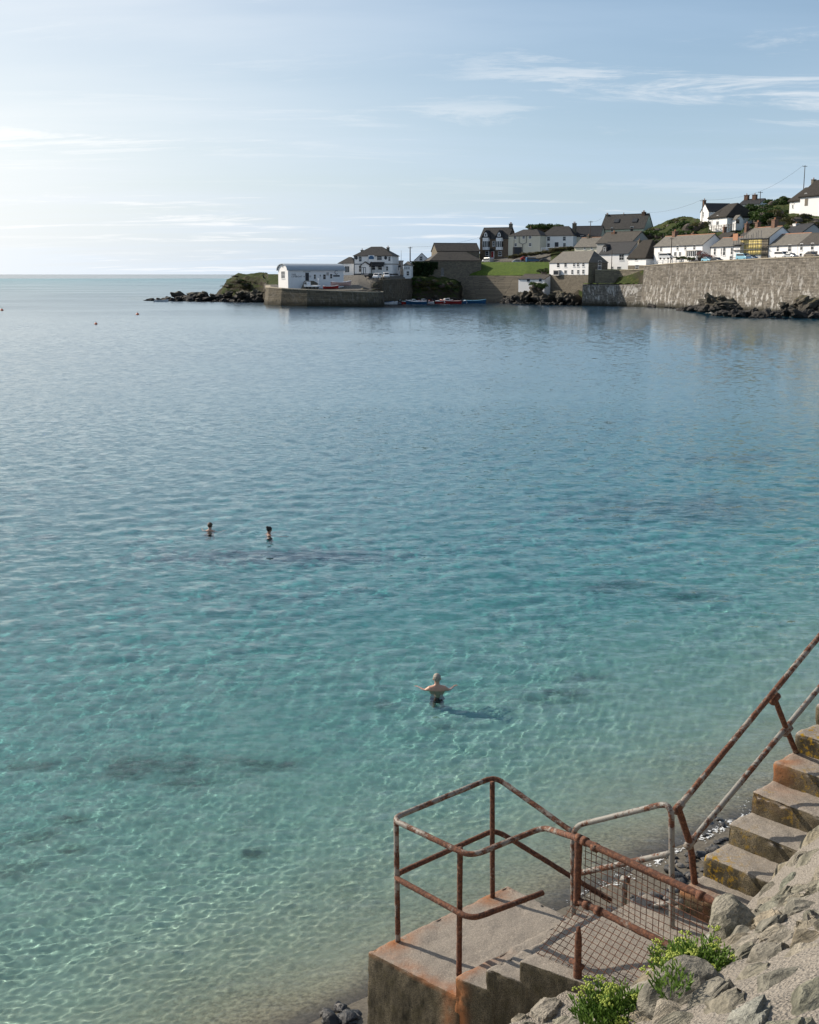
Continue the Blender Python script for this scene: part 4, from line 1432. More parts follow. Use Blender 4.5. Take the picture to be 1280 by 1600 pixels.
def house(name, label, L, R, D, base, eave, ridge, wall='white_render', roof='slate_roof', form='gable', wins=(), doors=(), chims=(), group=None, cat='house', over=.25,
          ww=1.0, wh=1.35, inset=None, lower=None, wframe='white_paint', deep=0.0, rx=None, bars=(1, 2)):
    """L, R = (photo column, distance) of the facade's ends; base, eave, ridge = photo rows; wins = (column, row[, w, h])"""
    a, b = plan(*L), plan(*R)
    u = (b - a).normalized()
    Wd = (b - a).length
    Ym = (L[1] + R[1]) / 2
    zb, ze = zat(base, Ym), zat(eave, Ym)
    nrm = Vector((u.y, -u.x))
    zr = zat(ridge, Ym - nrm.y * D / 2)
    e = empty(name, (a.x, a.y, zb), math.atan2(u.y, u.x))
    tag(e, label, cat, group)
    he, hr = ze - zb, zr - zb
    lo = -2.0 - deep

    def loc(px, py):
        r = ray(px, py)
        t = ((a.x - CAM.x) * nrm.x + (a.y - CAM.y) * nrm.y) / (r.x * nrm.x + r.y * nrm.y)
        p = CAM + r * t
        return (p.x - a.x) * u.x + (p.y - a.y) * u.y, p.z - zb
    wm, rm = MATS[wall], MATS[roof]
    th = .55 if roof == 'thatch' else .18
    if form == 'gable':
        MB().prism_x([(0, lo), (D, lo), (D, he), (D / 2, hr - .05), (0, he)], 0, Wd).build('wall', wm, e)
        sl = (hr - he) / (D / 2)
        o = over
        ro = MB().prism_x([(-o, he - o * sl), (0 - o + .02, he - o * sl - th), (D / 2, hr - th * .8), (D + o - .02, he - o * sl - th), (D + o, he - o * sl), (D / 2, hr + .12)][::-1][::-1], -over, Wd + over)
        ro = ro.build('roof', rm, e)
        if roof != 'thatch':
            MB().tube([(-over, D / 2, hr + .12), (Wd + over, D / 2, hr + .12)], .11, 6).build('ridge_tiles', MATS['terracotta' if roof in ('pale_roof',) else roof], ro)
            MB().box(-over, Wd + over, -over - .12, -over, he - over * sl - .14, he - over * sl).build('gutter', MATS['dark_paint'], ro)
    elif form == 'gable_front':
        MB().prism_y([(0, lo), (Wd, lo), (Wd, he), (Wd / 2, hr - .05), (0, he)], 0, D).build('wall', wm, e)
        sl = (hr - he) / (Wd / 2)
        o = over
        ro = MB().prism_y([(-o, he - o * sl - th), (Wd / 2, hr - th * .8), (Wd + o, he - o * sl - th), (Wd + o, he - o * sl), (Wd / 2, hr + .12), (-o, he - o * sl)], -over * .6, D + over).build('roof', rm, e)
    elif form == 'hip':
        MB().box(0, Wd, 0, D, lo, he).build('wall', wm, e)
        i = inset if inset is not None else D / 2
        o = over
        x0, x1 = i, Wd - i
        if rx:
            x0, x1 = loc(rx[0], ridge)[0] + 0, loc(rx[1], ridge)[0]
        ro = hull('roof', [(-o, -o, he - .05), (Wd + o, -o, he - .05), (Wd + o, D + o, he - .05), (-o, D + o, he - .05), (-o, -o, he - th), (Wd + o, -o, he - th), (Wd + o, D + o, he - th), (-o, D + o, he - th),
                           (x0, D / 2, hr), (x1, D / 2, hr)], rm, e, bevel=.35 if roof == 'thatch' else 0)
    elif form == 'flat':
        MB().box(0, Wd, 0, D, lo, he).build('wall', wm, e)
        ro = MB().box(-.2, Wd + .2, -.2, D + .2, he, he + .25).build('roof', rm, e)
    elif form == 'barrel':
        MB().prism_x([(0, lo), (D, lo), (D, he)] + [(D / 2 + D / 2 * math.cos(t), he + (hr - he - .1) * math.sin(t)) for t in np.linspace(.15, math.pi - .15, 9)] + [(0, he)], 0, Wd).build('wall', wm, e)
        arc = [(D / 2 + (D / 2 + .45) * math.cos(t), he - .25 + (hr - he + .35) * math.sin(t)) for t in np.linspace(0, math.pi, 17)]
        arc2 = [(D / 2 + (D / 2 + .30) * math.cos(t), he - .25 + (hr - he + .15) * math.sin(t)) for t in np.linspace(math.pi, 0, 17)]
        v, f = [], []
        n = 34
        sec = arc + arc2
        ro = MB()
        ro.add([(x, y, z) for x in (-.5, Wd + .5) for y, z in sec], [(i, i + n, (i + 1) % n + n, (i + 1) % n) for i in range(n)] +
               [tuple(k + s * n for k in q) for s in (0, 1) for q in [(i, i + 1, n - 2 - i, n - 1 - i) for i in range(16)]])
        ro = ro.build('roof', rm, e, False)
    if lower:                                         # a band of bare stone at the foot of the front
        zl = zat(lower[0], Ym) - zb
        MB().box(-.04, Wd + .04, -.05, D * .6, lo - .01, zl).build('stone_base', MATS[lower[1]], e)
    for w in wins:
        x, z = loc(w[0], w[1])
        x = min(max(x, .5), Wd - .5)
        add_window(e, x, z, w[2] if len(w) > 2 else ww, w[3] if len(w) > 3 else wh, frame_mat=wframe, bars=bars, y=-.055 if lower and z < zl else 0)
    for d_ in doors:
        x, z = loc(d_[0], d_[1])
        add_door(e, x, z, d_[2], d_[3], d_[4])
    for c in chims:                                   # (column of its centre, top row, width, depth, material, across[, pots])
        cw, cd, cm = c[2], c[3], c[4]
        ac = c[5] if len(c) > 5 else .5
        zt = zat(c[1], Ym - nrm.y * D * ac) - zb
        r = ray(c[0], c[1])
        q = a - nrm * (D * ac)
        t = ((q.x - CAM.x) * nrm.x + (q.y - CAM.y) * nrm.y) / (r.x * nrm.x + r.y * nrm.y)
        p = CAM + r * t
        x = (p.x - a.x) * u.x + (p.y - a.y) * u.y
        x = min(max(x, cw / 2), Wd - cw / 2)
        m_ = MB()
        z0 = he if form != 'flat' else he
        ptop = zt - .55
        m_.box(-cw / 2, cw / 2, -cd / 2, cd / 2, z0, ptop - .25)
        m_.box(-cw / 2 - .08, cw / 2 + .08, -cd / 2 - .08, cd / 2 + .08, ptop - .25, ptop)
        ch = m_.build('chimney', MATS[cm], e)
        ch.location = (x, D * ac, 0)
        for k in range(c[6] if len(c) > 6 else 1):
            xx = (k - ((c[6] if len(c) > 6 else 1) - 1) / 2) * .42
            MB().lathe([(.16, 0), (.14, .35), (.17, .5), (.17, .55)], (xx, 0, ptop), 8).build('chimney_pot', MATS['terracotta'], ch)
    return e, loc, Wd, he, hr


def build_village():
    # ---------------- the point: lifeboat house and inn
    e, loc, Wd, he, hr = house('lifeboat_house', 'long white barrel-roofed lifeboat house standing on the quay behind the breakwater', (450, 400), (537, 410), 8.0, 448.5, 421.5, 412.3, 'white_render', 'metal_roof', 'barrel',
                               wins=[(492, 432.3, .8, 1.5), (500.5, 430.4, .6, .6), (507, 432.5, 1.1, 1.7), (517.5, 431.5, .9, 1.6)], doors=[(480, 438.5, 1.3, 2.6, 'dark_paint')], cat='building')
    add_window(e, 4.0, 4.0, 3.0, 2.4, side='left', bars=(4, 2), frame_mat='white_paint')
    add_window(e, 4.0, 7.0, .7, 1.3, side='left', bars=(1, 2), frame_mat='white_paint', sill=False)
    for txt, px, py, size in (('THE', 455.5, 430.2, .75), ('LIFEBOAT HOUSE', 455.5, 433.2, .75)):
        cu = bpy.data.curves.new('lettering', 'FONT')
        cu.body = txt
        cu.size = size
        cu.extrude = .02
        cu.space_character = 1.25
        cu.materials.append(MATS['dark_paint'])
        tmp = bpy.data.objects.new('lettering', cu)
        o = link(bpy.data.objects.new('lettering', bpy.data.meshes.new_from_object(tmp)), e)
        bpy.data.objects.remove(tmp)
        x, z = loc(px, py)
        o.location = (x, -.03, z)
        o.rotation_euler = (math.pi / 2, 0, 0)
        o['kind'] = 'stuff'
    x, z = loc(525.6, 425.5)
    s = MB()
    s.tube([(x + .7 * math.cos(t) * .8, -.05, z + .6 * math.sin(t)) for t in np.linspace(.8, 5.6, 12)], .10, 6)
    s.box(x - 1.2, x + 1.2, -.08, -.02, z - 1.4, z - .9)
    s.build('wall_emblem', MATS['dark_paint'], e)
    x, z = loc(479, 424.5)
    MB().box(x - 1.2, x + 1.4, -.06, -.01, z - .1, z + .1).build('nameplate', MATS['grey_render'], e)
    x, z = loc(512, 428)
    MB().box(x - .45, x + .45, -.06, -.01, z - .5, z + .5).build('notice_board', MATS['grey_render'], e)
    # stone stair up to the door
    xr, zr_ = loc(480, 438.7)
    xb, zb_ = loc(470, 447.5)
    st = MB().prism_y([(xb - 1, -2.5), (loc(496, 447)[0], -2.5), (loc(494, 441)[0], zr_ - .9), (xr + 1.6, zr_), (xr - 1.0, zr_)], -1.8, -.01)
    st.build('entrance_steps', MATS['stone_masonry'], e)

    e, loc, Wd, he, hr = house('harbour_inn', 'white inn with a dark hipped slate roof and blue sign above the slipway', (553.3, 440), (613.5, 437), 10, 429, 399.3, 385.2, 'white_render', 'slate_roof', 'hip', rx=(575, 592),
                               wins=[(563, 404.5, 1.2, 1.9), (563, 419.8, 1.1, 2.4), (577, 403.5, 1.0, 1.6), (593, 402.8, 1.9, 1.7), (608.5, 404.5, .8, 1.5), (584.5, 418, 1.6, 1.7), (594, 418, 1.6, 1.7), (575.8, 419.5, .5, 1.8), (605, 419.5, .9, 1.6)],
                               chims=[(606.5, 384, .9, .9, 'stone_masonry', .35), (566, 388, .9, .9, 'stone_masonry', .7)], cat='building', over=.4)
    for py, h in ((399.6, .35), (412.6, .28), (428.6, .5)):
        z = loc(580, py)[1]
        MB().box(-.03, Wd + .03, -.035, 10.03, z - h / 2, z + h / 2).build('painted_band', MATS['dark_paint'], e)
    MB().box(-.03, .22, -.045, .2, 0, he - .2).build('corner_band', MATS['dark_paint'], e)
    x0, zt = loc(566.5, 414.5)
    x1, zb2 = loc(579.5, 428.5)
    xm, za = loc(572.5, 409.8)
    pr = MB().prism_y([(x0, 0), (x1, 0), (x1, zt), (xm, za), (x0, zt)], -1.8, -.04).build('porch', MATS['white_render'], e)
    MB().prism_y([(x0 - .35, zt - .25), (xm, za - .02), (x1 + .35, zt - .25), (x1 + .35, zt), (xm, za + .25), (x0 - .35, zt)], -2.1, -.05).build('porch_roof', MATS['dark_roof'], pr)
    xd, zd = loc(570, 428)
    MB().box(xd - .85, xd + .85, -1.87, -1.81, .1, 2.6).build('double_door', MATS['dark_paint'], pr)
    for k in (-.42, .42):
        MB().box(xd + k - .28, xd + k + .28, -1.90, -1.88, .4, 2.4).build('door_panel', MATS['white_paint'], pr)
    xl0, zl0 = loc(573, 409.3)
    xl1, zl1 = loc(601, 415.6)
    MB().prism_x([(-.05, zl0), (-.05, zl0 - .2), (-1.9, zl1 - .2), (-1.9, zl1)], xl0 + 1.4, xl1).build('verandah_roof', MATS['dark_roof'], e)
    for px in (580.5, 589, 599.5):
        x = loc(px, 420)[0]
        MB().box(x - .12, x + .12, -1.8, -1.56, 0, zl1 - .2).build('verandah_post', MATS['white_paint'], e)
    sx, sz = loc(583.7, 403)
    sg = MB().box(sx - .07, sx + .07, -3.2, -3.06, 0, sz + 1.0).build('sign_post', MATS['wood_pole'], e)
    MB().box(sx - 1.1, sx + 1.1, -3.30, -3.21, sz - 1.3, sz + .9).build('sign_board', MATS['white_paint'], sg)
    bd = MB().prism_y([(sx - .95, sz - .45), (sx + .95, sz - .45), (sx + .95, sz + .25), (sx + .4, sz + .75), (sx - .4, sz + .75), (sx - .95, sz + .25)], -3.34, -3.302)
    bd.build('sign_panel', MATS['blue_paint'], sg)
    for px in (556.8, 602.8):
        x, z = loc(px, 402.8)
        MB().add([(x + .55 * math.cos(t), -.05 - .03 * k, z + .62 * math.sin(t)) for k in (0, 1) for t in np.linspace(0, 6.283, 13)[:-1]], [tuple(range(12)), tuple(range(12, 24))] + [(i, (i + 1) % 12, (i + 1) % 12 + 12, i + 12) for i in range(12)]).build('round_plaque', MATS['dark_paint'], e)
    house('inn_annexe', 'low white annexe with a slate roof joined to the left of the inn', (529, 445), (552.9, 443), 8, 430, 411, 401.4, 'white_render', 'slate_roof', 'hip', inset=3.5, wins=[(542.5, 420.6, 1.9, 2.3)], cat='building', bars=(2, 1))
    house('harbour_shed', 'small grey rendered house just right of the inn', (617, 452), (630, 452), 7, 430, 408, 407.5, 'grey_render', 'dark_roof', 'flat', cat='building')
    house('harbour_cottage', 'tiny white cottage with a dark gable beside the grey house', (614.5, 446), (625, 446), 5, 430, 416, 411, 'white_render', 'dark_roof', 'gable', wins=[(622, 420, .7, 1.2)], doors=[(616.5, 428, 1.3, 2.4, 'dark_paint')])
    house('harbour_kiosk', 'white kiosk with three small windows at the top of the slip', (630.5, 438.5), (642, 438), 4, 433.5, 414, 408, 'white_render', 'pale_roof', 'hip', inset=1.5,
          wins=[(633, 418.7, .55, 1.1), (636, 418.7, .55, 1.1), (639.2, 418.7, .55, 1.1), (637.5, 427, 1.1, 1.6)], cat='building')
    # ---------------- stone store on the cliff and what stands behind
    e, loc, Wd, he, hr = house('stone_store', 'big stone store with a brown hipped roof on the cliff above the boats', (672, 447), (752, 450), 13, 437, 406.5, 393.3, 'stone_masonry', 'brown_roof', 'hip', inset=4.5,
                               wins=[(691.5, 424.5, 1.2, 2.8)], wframe='wood_weathered', cat='building', deep=4, bars=(1, 1))
    for k in range(13):
        x = 1.2 + k * (Wd - 2.4) / 12
        MB().box(x - .1, x + .1, -.22, -.01, he - .55, he - .30).build('rafter_end', MATS['wood_weathered'], e)
    house('ivy_store', 'ivy-covered stone lean-to joined to the left of the stone store', (642.5, 447), (671.6, 447), 8, 437, 409, 408.5, 'stone_masonry', 'brown_roof', 'flat', cat='building', deep=4)
    house('long_roof_store', 'long grey-roofed store rising behind the hipped stone store', (683, 468), (749, 471), 11, 412, 391.6, 380.3, 'stone_masonry', 'brown_roof', 'gable', cat='building')
    house('white_gable_store', 'small white gable with one dark window behind the ivy', (647.5, 458), (671, 458), 9, 415, 406, 395.6, 'white_render', 'slate_roof', 'gable_front', wins=[(658, 403.8, 1.2, 1.7)], cat='building')
    # ---------------- upper street
    e, loc, Wd, he, hr = house('brown_house', 'brown stone house with two white bay windows, dormer gables and red door', (749.5, 479), (793, 474), 9, 404.5, 371.8, 356, 'brown_masonry', 'slate_roof', 'gable',
                               wins=[(761.5, 396, 1.5, 1.7), (781.5, 396, 1.5, 1.7), (771.5, 380.5, .9, 1.9)], doors=[(769.8, 404, 1.2, 2.7, 'red_paint')], chims=[(798.5, 347.5, 1.1, 1.3, 'stone_masonry', .5, 2)])
    for px in (759.8, 780.6):
        xc, z1 = loc(px, 389.8)
        z0, zm, zt = loc(px, 390.5)[1], loc(px, 386)[1], loc(px, 371.5)[1]
        bay = MB()
        pl = lambda g: [(xc - 1.45 - g, -.02), (xc - 1.1 - g * .7, -1.0 - g), (xc + 1.1 + g * .7, -1.0 - g), (xc + 1.45 + g, -.02)]
        bay.prism_z(pl(.03), z0, zm)
        bay.prism_z(pl(.03), zt - 1.3, zt)
        b = bay.build('bay_window', MATS['white_paint'], e)
        MB().prism_z(pl(-.06), zm, zt - 1.3).build('pane', MATS['window_glass'], b)
        for k in (-1.08, -.4, .4, 1.08):
            MB().box(xc + k - .06, xc + k + .06, -1.02, -.92, zm, zt - 1.3).build('mullion', MATS['white_paint'], b)
        za = loc(px, 359.5)[1]
        dm = MB().prism_y([(xc - 2.0, zt - .05), (xc + 2.0, zt - .05), (xc, za)], -.6, 3.6).build('dormer', MATS['dark_roof'], e)
        MB().prism_y([(xc - .75, zt + .5), (xc + .75, zt + .5), (xc + .5, zt + 1.7), (xc, zt + 2.1), (xc - .5, zt + 1.7)], -.66, -.605).build('dormer_window', MATS['white_paint'], dm)
        MB().box(xc - .28, xc + .28, -.69, -.665, zt + .7, zt + 1.6).build('pane', MATS['window_glass'], dm)
    xd, zd = loc(769.8, 404)
    zt = loc(770, 389)[1]
    ph = MB().prism_y([(xd - 1.3, zd + 2.9), (xd + 1.3, zd + 2.9), (xd, zd + 3.9)], -1.5, -.1).build('door_hood', MATS['slate_roof'], e)
    for k in (-1.05, 1.05):
        MB().box(xd + k - .1, xd + k + .1, -1.4, -1.2, zd, zd + 2.9).build('hood_post', MATS['white_paint'], ph)
    e, loc, Wd, he, hr = house('cream_house', 'cream rendered house with a dark garage opening on the upper street', (793.6, 474), (843, 466), 9, 400, 367.9, 358.2, 'cream_render', 'slate_roof', 'hip', inset=4,
                               wins=[(805, 370.6, 1.2, 1.3), (818.5, 370.4, 1.2, 1.3), (828.5, 370.2, 1.2, 1.3), (806, 382.5, 1.1, 1.3), (828.5, 382.3, 1.2, 1.3)], chims=[(829.5, 353.5, .7, .7, 'stone_masonry', .5)])
    x, z = loc(808.5, 398)
    MB().box(x - 2.0, x + 2.0, -.05, -.01, -1, z + 2.9).build('garage_opening_panel', MATS['dark_paint'], e)  # flat dark panel stands in for the shade inside the open garage
    pts = [loc(px, py) for px, py in ((811.5, 369), (811.5, 379), (817, 381.5), (822.8, 379), (822.8, 369))]
    dp = MB().tube([(x, -.1, z) for x, z in pts], .09, 6)
    x, z = loc(817, 381.5)
    dp.tube([(x, -.1, z), (x, -.1, 0)], .09, 6).build('drainpipe', MATS['dark_paint'], e)
    house('white_house', 'white two-storey house with four sash windows and a dark door', (844, 471), (894.5, 465), 9, 389.5, 368, 353.3, 'white_render', 'slate_roof', 'hip', inset=3.5,
          wins=[(857.5, 373, 1.3, 1.6), (882, 372.8, 1.3, 1.6), (857.3, 383, 1.2, 1.5), (882.2, 382.6, 1.2, 1.5)], doors=[(869.8, 389.3, 1.5, 2.6, 'dark_paint')], chims=[(898, 346.8, 1.3, 1.3, 'stone_masonry', .5, 2)])
    house('grey_house', 'cream grey house with a long dark roof right of the white house', (895, 469), (936, 465), 9, 388, 368.3, 353.5, 'cream_render', 'dark_roof', 'gable', wins=[(909.5, 371.3, 1.4, 1.5)])
    e, loc, Wd, he, hr = house('hilltop_house', 'largest pale green house with two skylights high above the cottages', (936.5, 485), (1003.5, 474), 8.5, 371, 356.5, 335, 'green_render', 'slate_roof', 'gable',
                               wins=[(987.5, 357.9, 1.4, 2.0), (956.5, 358.5, .9, 1.6)], chims=[(943.8, 331.5, 1.2, 1.2, 'stone_masonry', .5, 2), (1006.5, 329.5, 1.3, 1.3, 'brick', .5, 2), (975, 332, .5, .5, 'stone_masonry', .5)], deep=3)
    sl = (hr - he) / 4.25
    for px, py in ((959.5, 344), (988, 343)):
        x = loc(px, 356)[0]
        zz = he + (hr - he) * .52
        y = (zz - he) / sl
        o = MB().box(-1.1, 1.1, -.9, .9, 0, .16).build('skylight', MATS['dark_paint'], e)
        o.location = (x, y, zz + .17)
        o.rotation_euler = (math.atan(sl), 0, 0)
        MB().box(-.9, .9, -.7, .7, .165, .18).build('pane', MATS['window_glass'], o)
    # ---------------- roofs between the streets
    house('pale_roof_cottage', 'low cottage with a pale grey roof below the cream grey house', (897, 440), (933, 432), 8, 391, 385, 371.3, 'cream_render', 'pale_roof', 'gable', wins=[(914, 387.5, .9, .9), (925, 387.5, .9, .9)],
          chims=[(920, 365, 1.0, 1.0, 'stone_masonry', .5)])
    house('brown_roof_cottage', 'cottage with a broad brown hipped roof and stout chimneys under the hilltop house', (931, 432), (985, 419), 10, 392, 378.5, 362.3, 'grey_render', 'brown_roof', 'gable',
          chims=[(960, 359.5, 1.6, 1.2, 'brick', .45, 2), (986.5, 362, 1.0, 1.2, 'brick', .5)])
    e, loc, Wd, he, hr = house('slate_cottage', 'white cottage with a dark slate roof and small dormer next to the thatch', (936, 413), (981, 402), 8, 424, 395.3, 378.3, 'white_render', 'dark_roof', 'gable',
                               wins=[(971.5, 401.8, 2.2, 2.0), (967.5, 420, 1.8, 1.6), (956.5, 419.5, 1.2, 1.4)], chims=[(949, 381, .8, .8, 'pale_roof', .6)], bars=(2, 2))
    x, z = loc(943, 388)
    dm = MB().prism_y([(x - 1.1, z - 1.8), (x + 1.1, z - 1.8), (x + 1.1, z + .4), (x, z + 1.4), (x - 1.1, z + .4)], .6, 5).build('dormer', MATS['dark_roof'], e)
    add_window(dm, x, z - .5, 1.2, 1.5, y=.56)
    house('thatched_cottage', 'white thatched cottage at the end of the terrace wall below the brown roofs', (981.3, 401.5), (1009, 391.5), 7.5, 421, 402, 373.8, 'white_render', 'thatch', 'hip', inset=2.4,
          wins=[(994.5, 403.5, 1.7, 1.5), (996, 417.3, 2.2, 1.5)], chims=[(992, 372, .9, .9, 'stone_masonry', .5)], over=.5, lower=(414.5, 'stone_masonry'), bars=(2, 2))
    # ---------------- the stone-footed cottage by the rocks and the boathouse
    e, loc, Wd, he, hr = house('harbour_side_cottage', 'long white cottage on a stone base with a dark right gable above the black rocks', (858.5, 419), (919.5, 401), 8.0, 446, 410, 392.3, 'white_render', 'pale_roof', 'hip', inset=2.2,
                               wins=[(872.5, 414.3, 1.5, 1.5), (884, 414, 1.4, 1.4), (897.3, 413.5, 1.2, 1.3), (903.5, 413.4, 1.3, 1.4), (911.8, 413.3, 1.3, 1.4), (894.5, 425, 1.2, 1.6), (903.8, 424.7, 1.3, 1.4), (911.8, 424.5, 1.3, 1.5), (884, 425, 1.5, 1.3)],
                               lower=(429.3, 'stone_masonry'), deep=4, chims=[(869, 393, .6, .6, 'brick', .6)])
    MB().box(Wd, Wd + .06, -.06, 8.06, -6, he - .02).build('gable_stonework', MATS['stone_masonry'], e)
    add_window(e, 4.6, loc(919, 411)[1], 1.4, 1.6, side='right', W_=Wd + .08)
    add_window(e, 4.6, loc(919, 418)[1], 1.4, 1.0, side='right', W_=Wd + .08)
    xo, zo = loc(872.8, 426)
    oriel = MB().box(xo - 1.6, xo + 1.4, -1.0, -.07, zo - 1.0, zo + .9).build('oriel_window', MATS['grey_render'], e)
    MB().box(xo - 1.3, xo + 1.1, -1.04, -1.005, zo - .6, zo + .6).build('pane', MATS['window_glass'], oriel)
    house('boathouse', 'small white boathouse with a brown roof at the foot of the grass bank', (810.5, 424), (851, 416), 7, 459, 435.5, 428.7, 'white_render', 'brown_roof', 'gable', wins=[(826, 437.5, 1.3, 1.0), (844.5, 437.3, 1.1, 1.0)], cat='building', wframe='blue_paint', over=.15)
    # ---------------- the row above the sea wall
    e, loc, Wd, he, hr = house('terrace_cottage', 'long white cottage row with grey slate roof and a glazed bay beside the thatch', (1021, 391.5), (1096, 365), 8, 406, 383, 367.8, 'white_render', 'pale_roof', 'gable',
                               wins=[(1033.3, 389, 1.3, 1.4), (1059, 386.8, 1.2, 1.5), (1071.3, 386.6, 1.2, 1.5), (1085.3, 386.2, 1.3, 1.6), (1055.5, 396.8, 1.5, 1.3), (1062.8, 396.8, 1.3, 1.3), (1030, 397, 1.2, 1.2)],
                               doors=[(1073.5, 403.5, 1.2, 2.2, 'wood_weathered')], chims=[(1055.5, 357, 1.7, 1.2, 'brick', .5, 2), (1083.7, 361.5, 1.0, .9, 'brick', .6)])
    xa, za = loc(1081, 391.5)
    xb, zb2 = loc(1095, 403)
    b = MB().box(xa, xb, -1.6, -.02, zb2 - .6, zb2 + .5).build('glazed_bay', MATS['white_paint'], e)
    MB().box(xa + .05, xb - .05, -1.5, -.02, zb2 + .5, za - .2).build('pane', MATS['window_glass'], b)
    for k in range(6):
        x = xa + (xb - xa) * k / 5
        MB().box(x - .1, x + .1, -1.6, -1.44, zb2 + .5, za - .2).build('mullion', MATS['white_paint'], b)
    MB().box(xa - .15, xb + .15, -1.75, -.02, za - .2, za + .05).build('bay_roof', MATS['grey_render'], b)
    house('dark_thatch_cottage', 'cottage under a long dark thatch squeezed between two slate roofs', (1096.5, 372), (1120, 362), 12, 406, 386, 362.2, 'white_render', 'thatch', 'hip', inset=1.0, wins=[(1104.5, 396, .9, 1.2)], over=.5,
          chims=[(1107.5, 350.5, 1.0, .9, 'brick', .55)])
    house('terrace_cottage', 'white cottage with tall blue framed central window left of the scaffold', (1109.5, 359), (1154.5, 345.5), 8, 408.5, 384.2, 371.2, 'white_render', 'pale_roof', 'gable',
          wins=[(1117.3, 393, 1.1, 2.0), (1132, 392.5, 1.3, 2.4), (1143.8, 392.3, 1.1, 2.0), (1127.5, 392.8, .5, 1.8), (1118, 404.8, 1.2, 1.4), (1142.5, 403.8, 1.4, 1.5)], chims=[(1148, 369.5, .7, .7, 'wood_weathered', .4)])
    house('brick_roof_cottage', 'cottage with a red-brown tiled roof and two brick stacks behind the scaffolded house', (1147, 362), (1165, 356), 8, 385, 375, 357.5, 'grey_render', 'brown_roof', 'gable', chims=[(1158.2, 345.5, 1.1, 1.0, 'brick', .4, 1)])
    e, loc, Wd, he, hr = house('scaffolded_cottage', 'taller cottage with bare yellow insulation boards on its front', (1156, 347.5), (1197.5, 335), 8.5, 407, 371.8, 355.2, 'white_render', 'pale_roof', 'gable',
                               chims=[(1178.5, 342.5, 1.3, 1.1, 'brick', .55, 2), (1211.5, 340.3, 1.6, 1.2, 'brick', .5, 2)])
    x0, z0 = loc(1157, 398.5)
    x1, z1 = loc(1191, 374)
    z1 = loc(1170, 373.5)[1]
    z0 = loc(1170, 398.5)[1]
    nx, nz = 5, 3
    for i in range(nx):
        for j in range(nz):
            MB().box(x0 + (x1 - x0) * i / nx + .03, x0 + (x1 - x0) * (i + 1) / nx - .03, -.10 - .01 * ((i + j) % 2), -.01, z0 + (z1 - z0) * j / nz + .03, z0 + (z1 - z0) * (j + 1) / nz - .03).build('insulation_board', MATS['yellow_board'], e)
    MB().box(x1 + .1, Wd + .05, -.06, .4, -1, he - .1).build('corner_pier', MATS['stone_masonry'], e)
    MB().box(x0, x1, -.12, -.01, z0 - .9, z0 - .05).build('sill_board', MATS['white_paint'], e)
    # scaffold
    s = empty('scaffolding', e.location, e.rotation_euler.z)
    tag(s, 'metal pole scaffolding in front of the yellow boarded cottage', 'scaffolding')
    for y in (-1.0, -2.0):
        for i in range(6):
            x = x0 - .6 + (x1 - x0 + 1.6) * i / 5
            MB().tube([(x, y, -1), (x, y, he + .9 + .5 * ((i * 7) % 3))], .06, 6).build('upright', MATS['steel_pole'], s)
        for z in (z0 - .6, z0 + (z1 - z0) * .33, z0 + (z1 - z0) * .68, z1 + .1):
            MB().tube([(x0 - 1.4, y, z), (x1 + 1.8, y, z)], .06, 6).build('ledger', MATS['steel_pole'], s)
    for z in (z0 + (z1 - z0) * .33, z0 + (z1 - z0) * .68):
        MB().box(x0 - 1.2, x1 + 1.6, -1.9, -1.1, z - .14, z - .08).build('deck_board', MATS['wood_weathered'], s)
    MB().box(x1 - 2.6, x1 + .6, -2.16, -2.10, z0 - 2.4, z0 - .75).build('green_sheeting', MATS['green_paint'], s)
    MB().box(x0 - .9, x0 + 1.6, -2.14, -2.08, z1 - .3, z1 + 1.6).build('chute', MATS['terracotta'], s)
    house('terrace_cottage', 'white cottage right of the scaffold with a parked white minibus before it', (1199, 335), (1244, 322.5), 8, 406, 382.3, 365.3, 'white_render', 'pale_roof', 'gable',
          wins=[(1215.8, 388.3, 1.1, 1.8), (1234.3, 387.5, 1.5, 1.9), (1210.5, 401.5, 1.1, 1.6), (1231, 400.5, 1.4, 1.6)])
    e, loc, Wd, he, hr = house('terrace_cottage', 'white cottage with a brown roof and a wide dark opening at the right edge', (1244.6, 322), (1302, 307), 8, 406, 380.5, 363.5, 'white_render', 'brown_roof', 'gable',
                               wins=[(1252.8, 385.5, 1.2, 1.8), (1269.8, 385, 1.3, 1.8), (1251.5, 400, 1.1, 1.5), (1289, 385, 1.3, 1.8)])
    x, z = loc(1269, 400)
    MB().box(x - 2.0, x + 2.2, -.06, -.01, z - 1.5, z + 1.2).build('dark_opening', MATS['dark_paint'], e)
    house('back_cottage', 'dark roofed cottage with a white chimney behind the terrace', (1216, 352), (1245, 343), 9, 375, 366.5, 350.5, 'grey_render', 'dark_roof', 'gable', chims=[(1239.7, 345.5, 1.5, 1.3, 'white_render', .5, 1)])
    # ---------------- up the hill
    house('white_gable_house', 'white house whose tall gable faces the sea high on the hill', (1090.5, 438), (1103, 431), 9, 346, 330, 317.8, 'white_render', 'dark_roof', 'gable_front', wins=[(1099.5, 335, .9, 1.8)], chims=[(1098.5, 309, .9, .9, 'brick', .12, 1)], deep=3)
    e, loc, Wd, he, hr = house('hill_thatched_cottage', 'white cottage under a dark hipped thatch below the gabled house', (1104.5, 424), (1132, 412), 11, 351, 338.5, 317, 'white_render', 'thatch', 'hip', inset=3.2,
                               wins=[(1121.5, 339.5, 1.2, 1.4), (1121.5, 348.5, 1.9, 1.3), (1110, 348.5, 1.4, 1.3)], over=.6, deep=3)
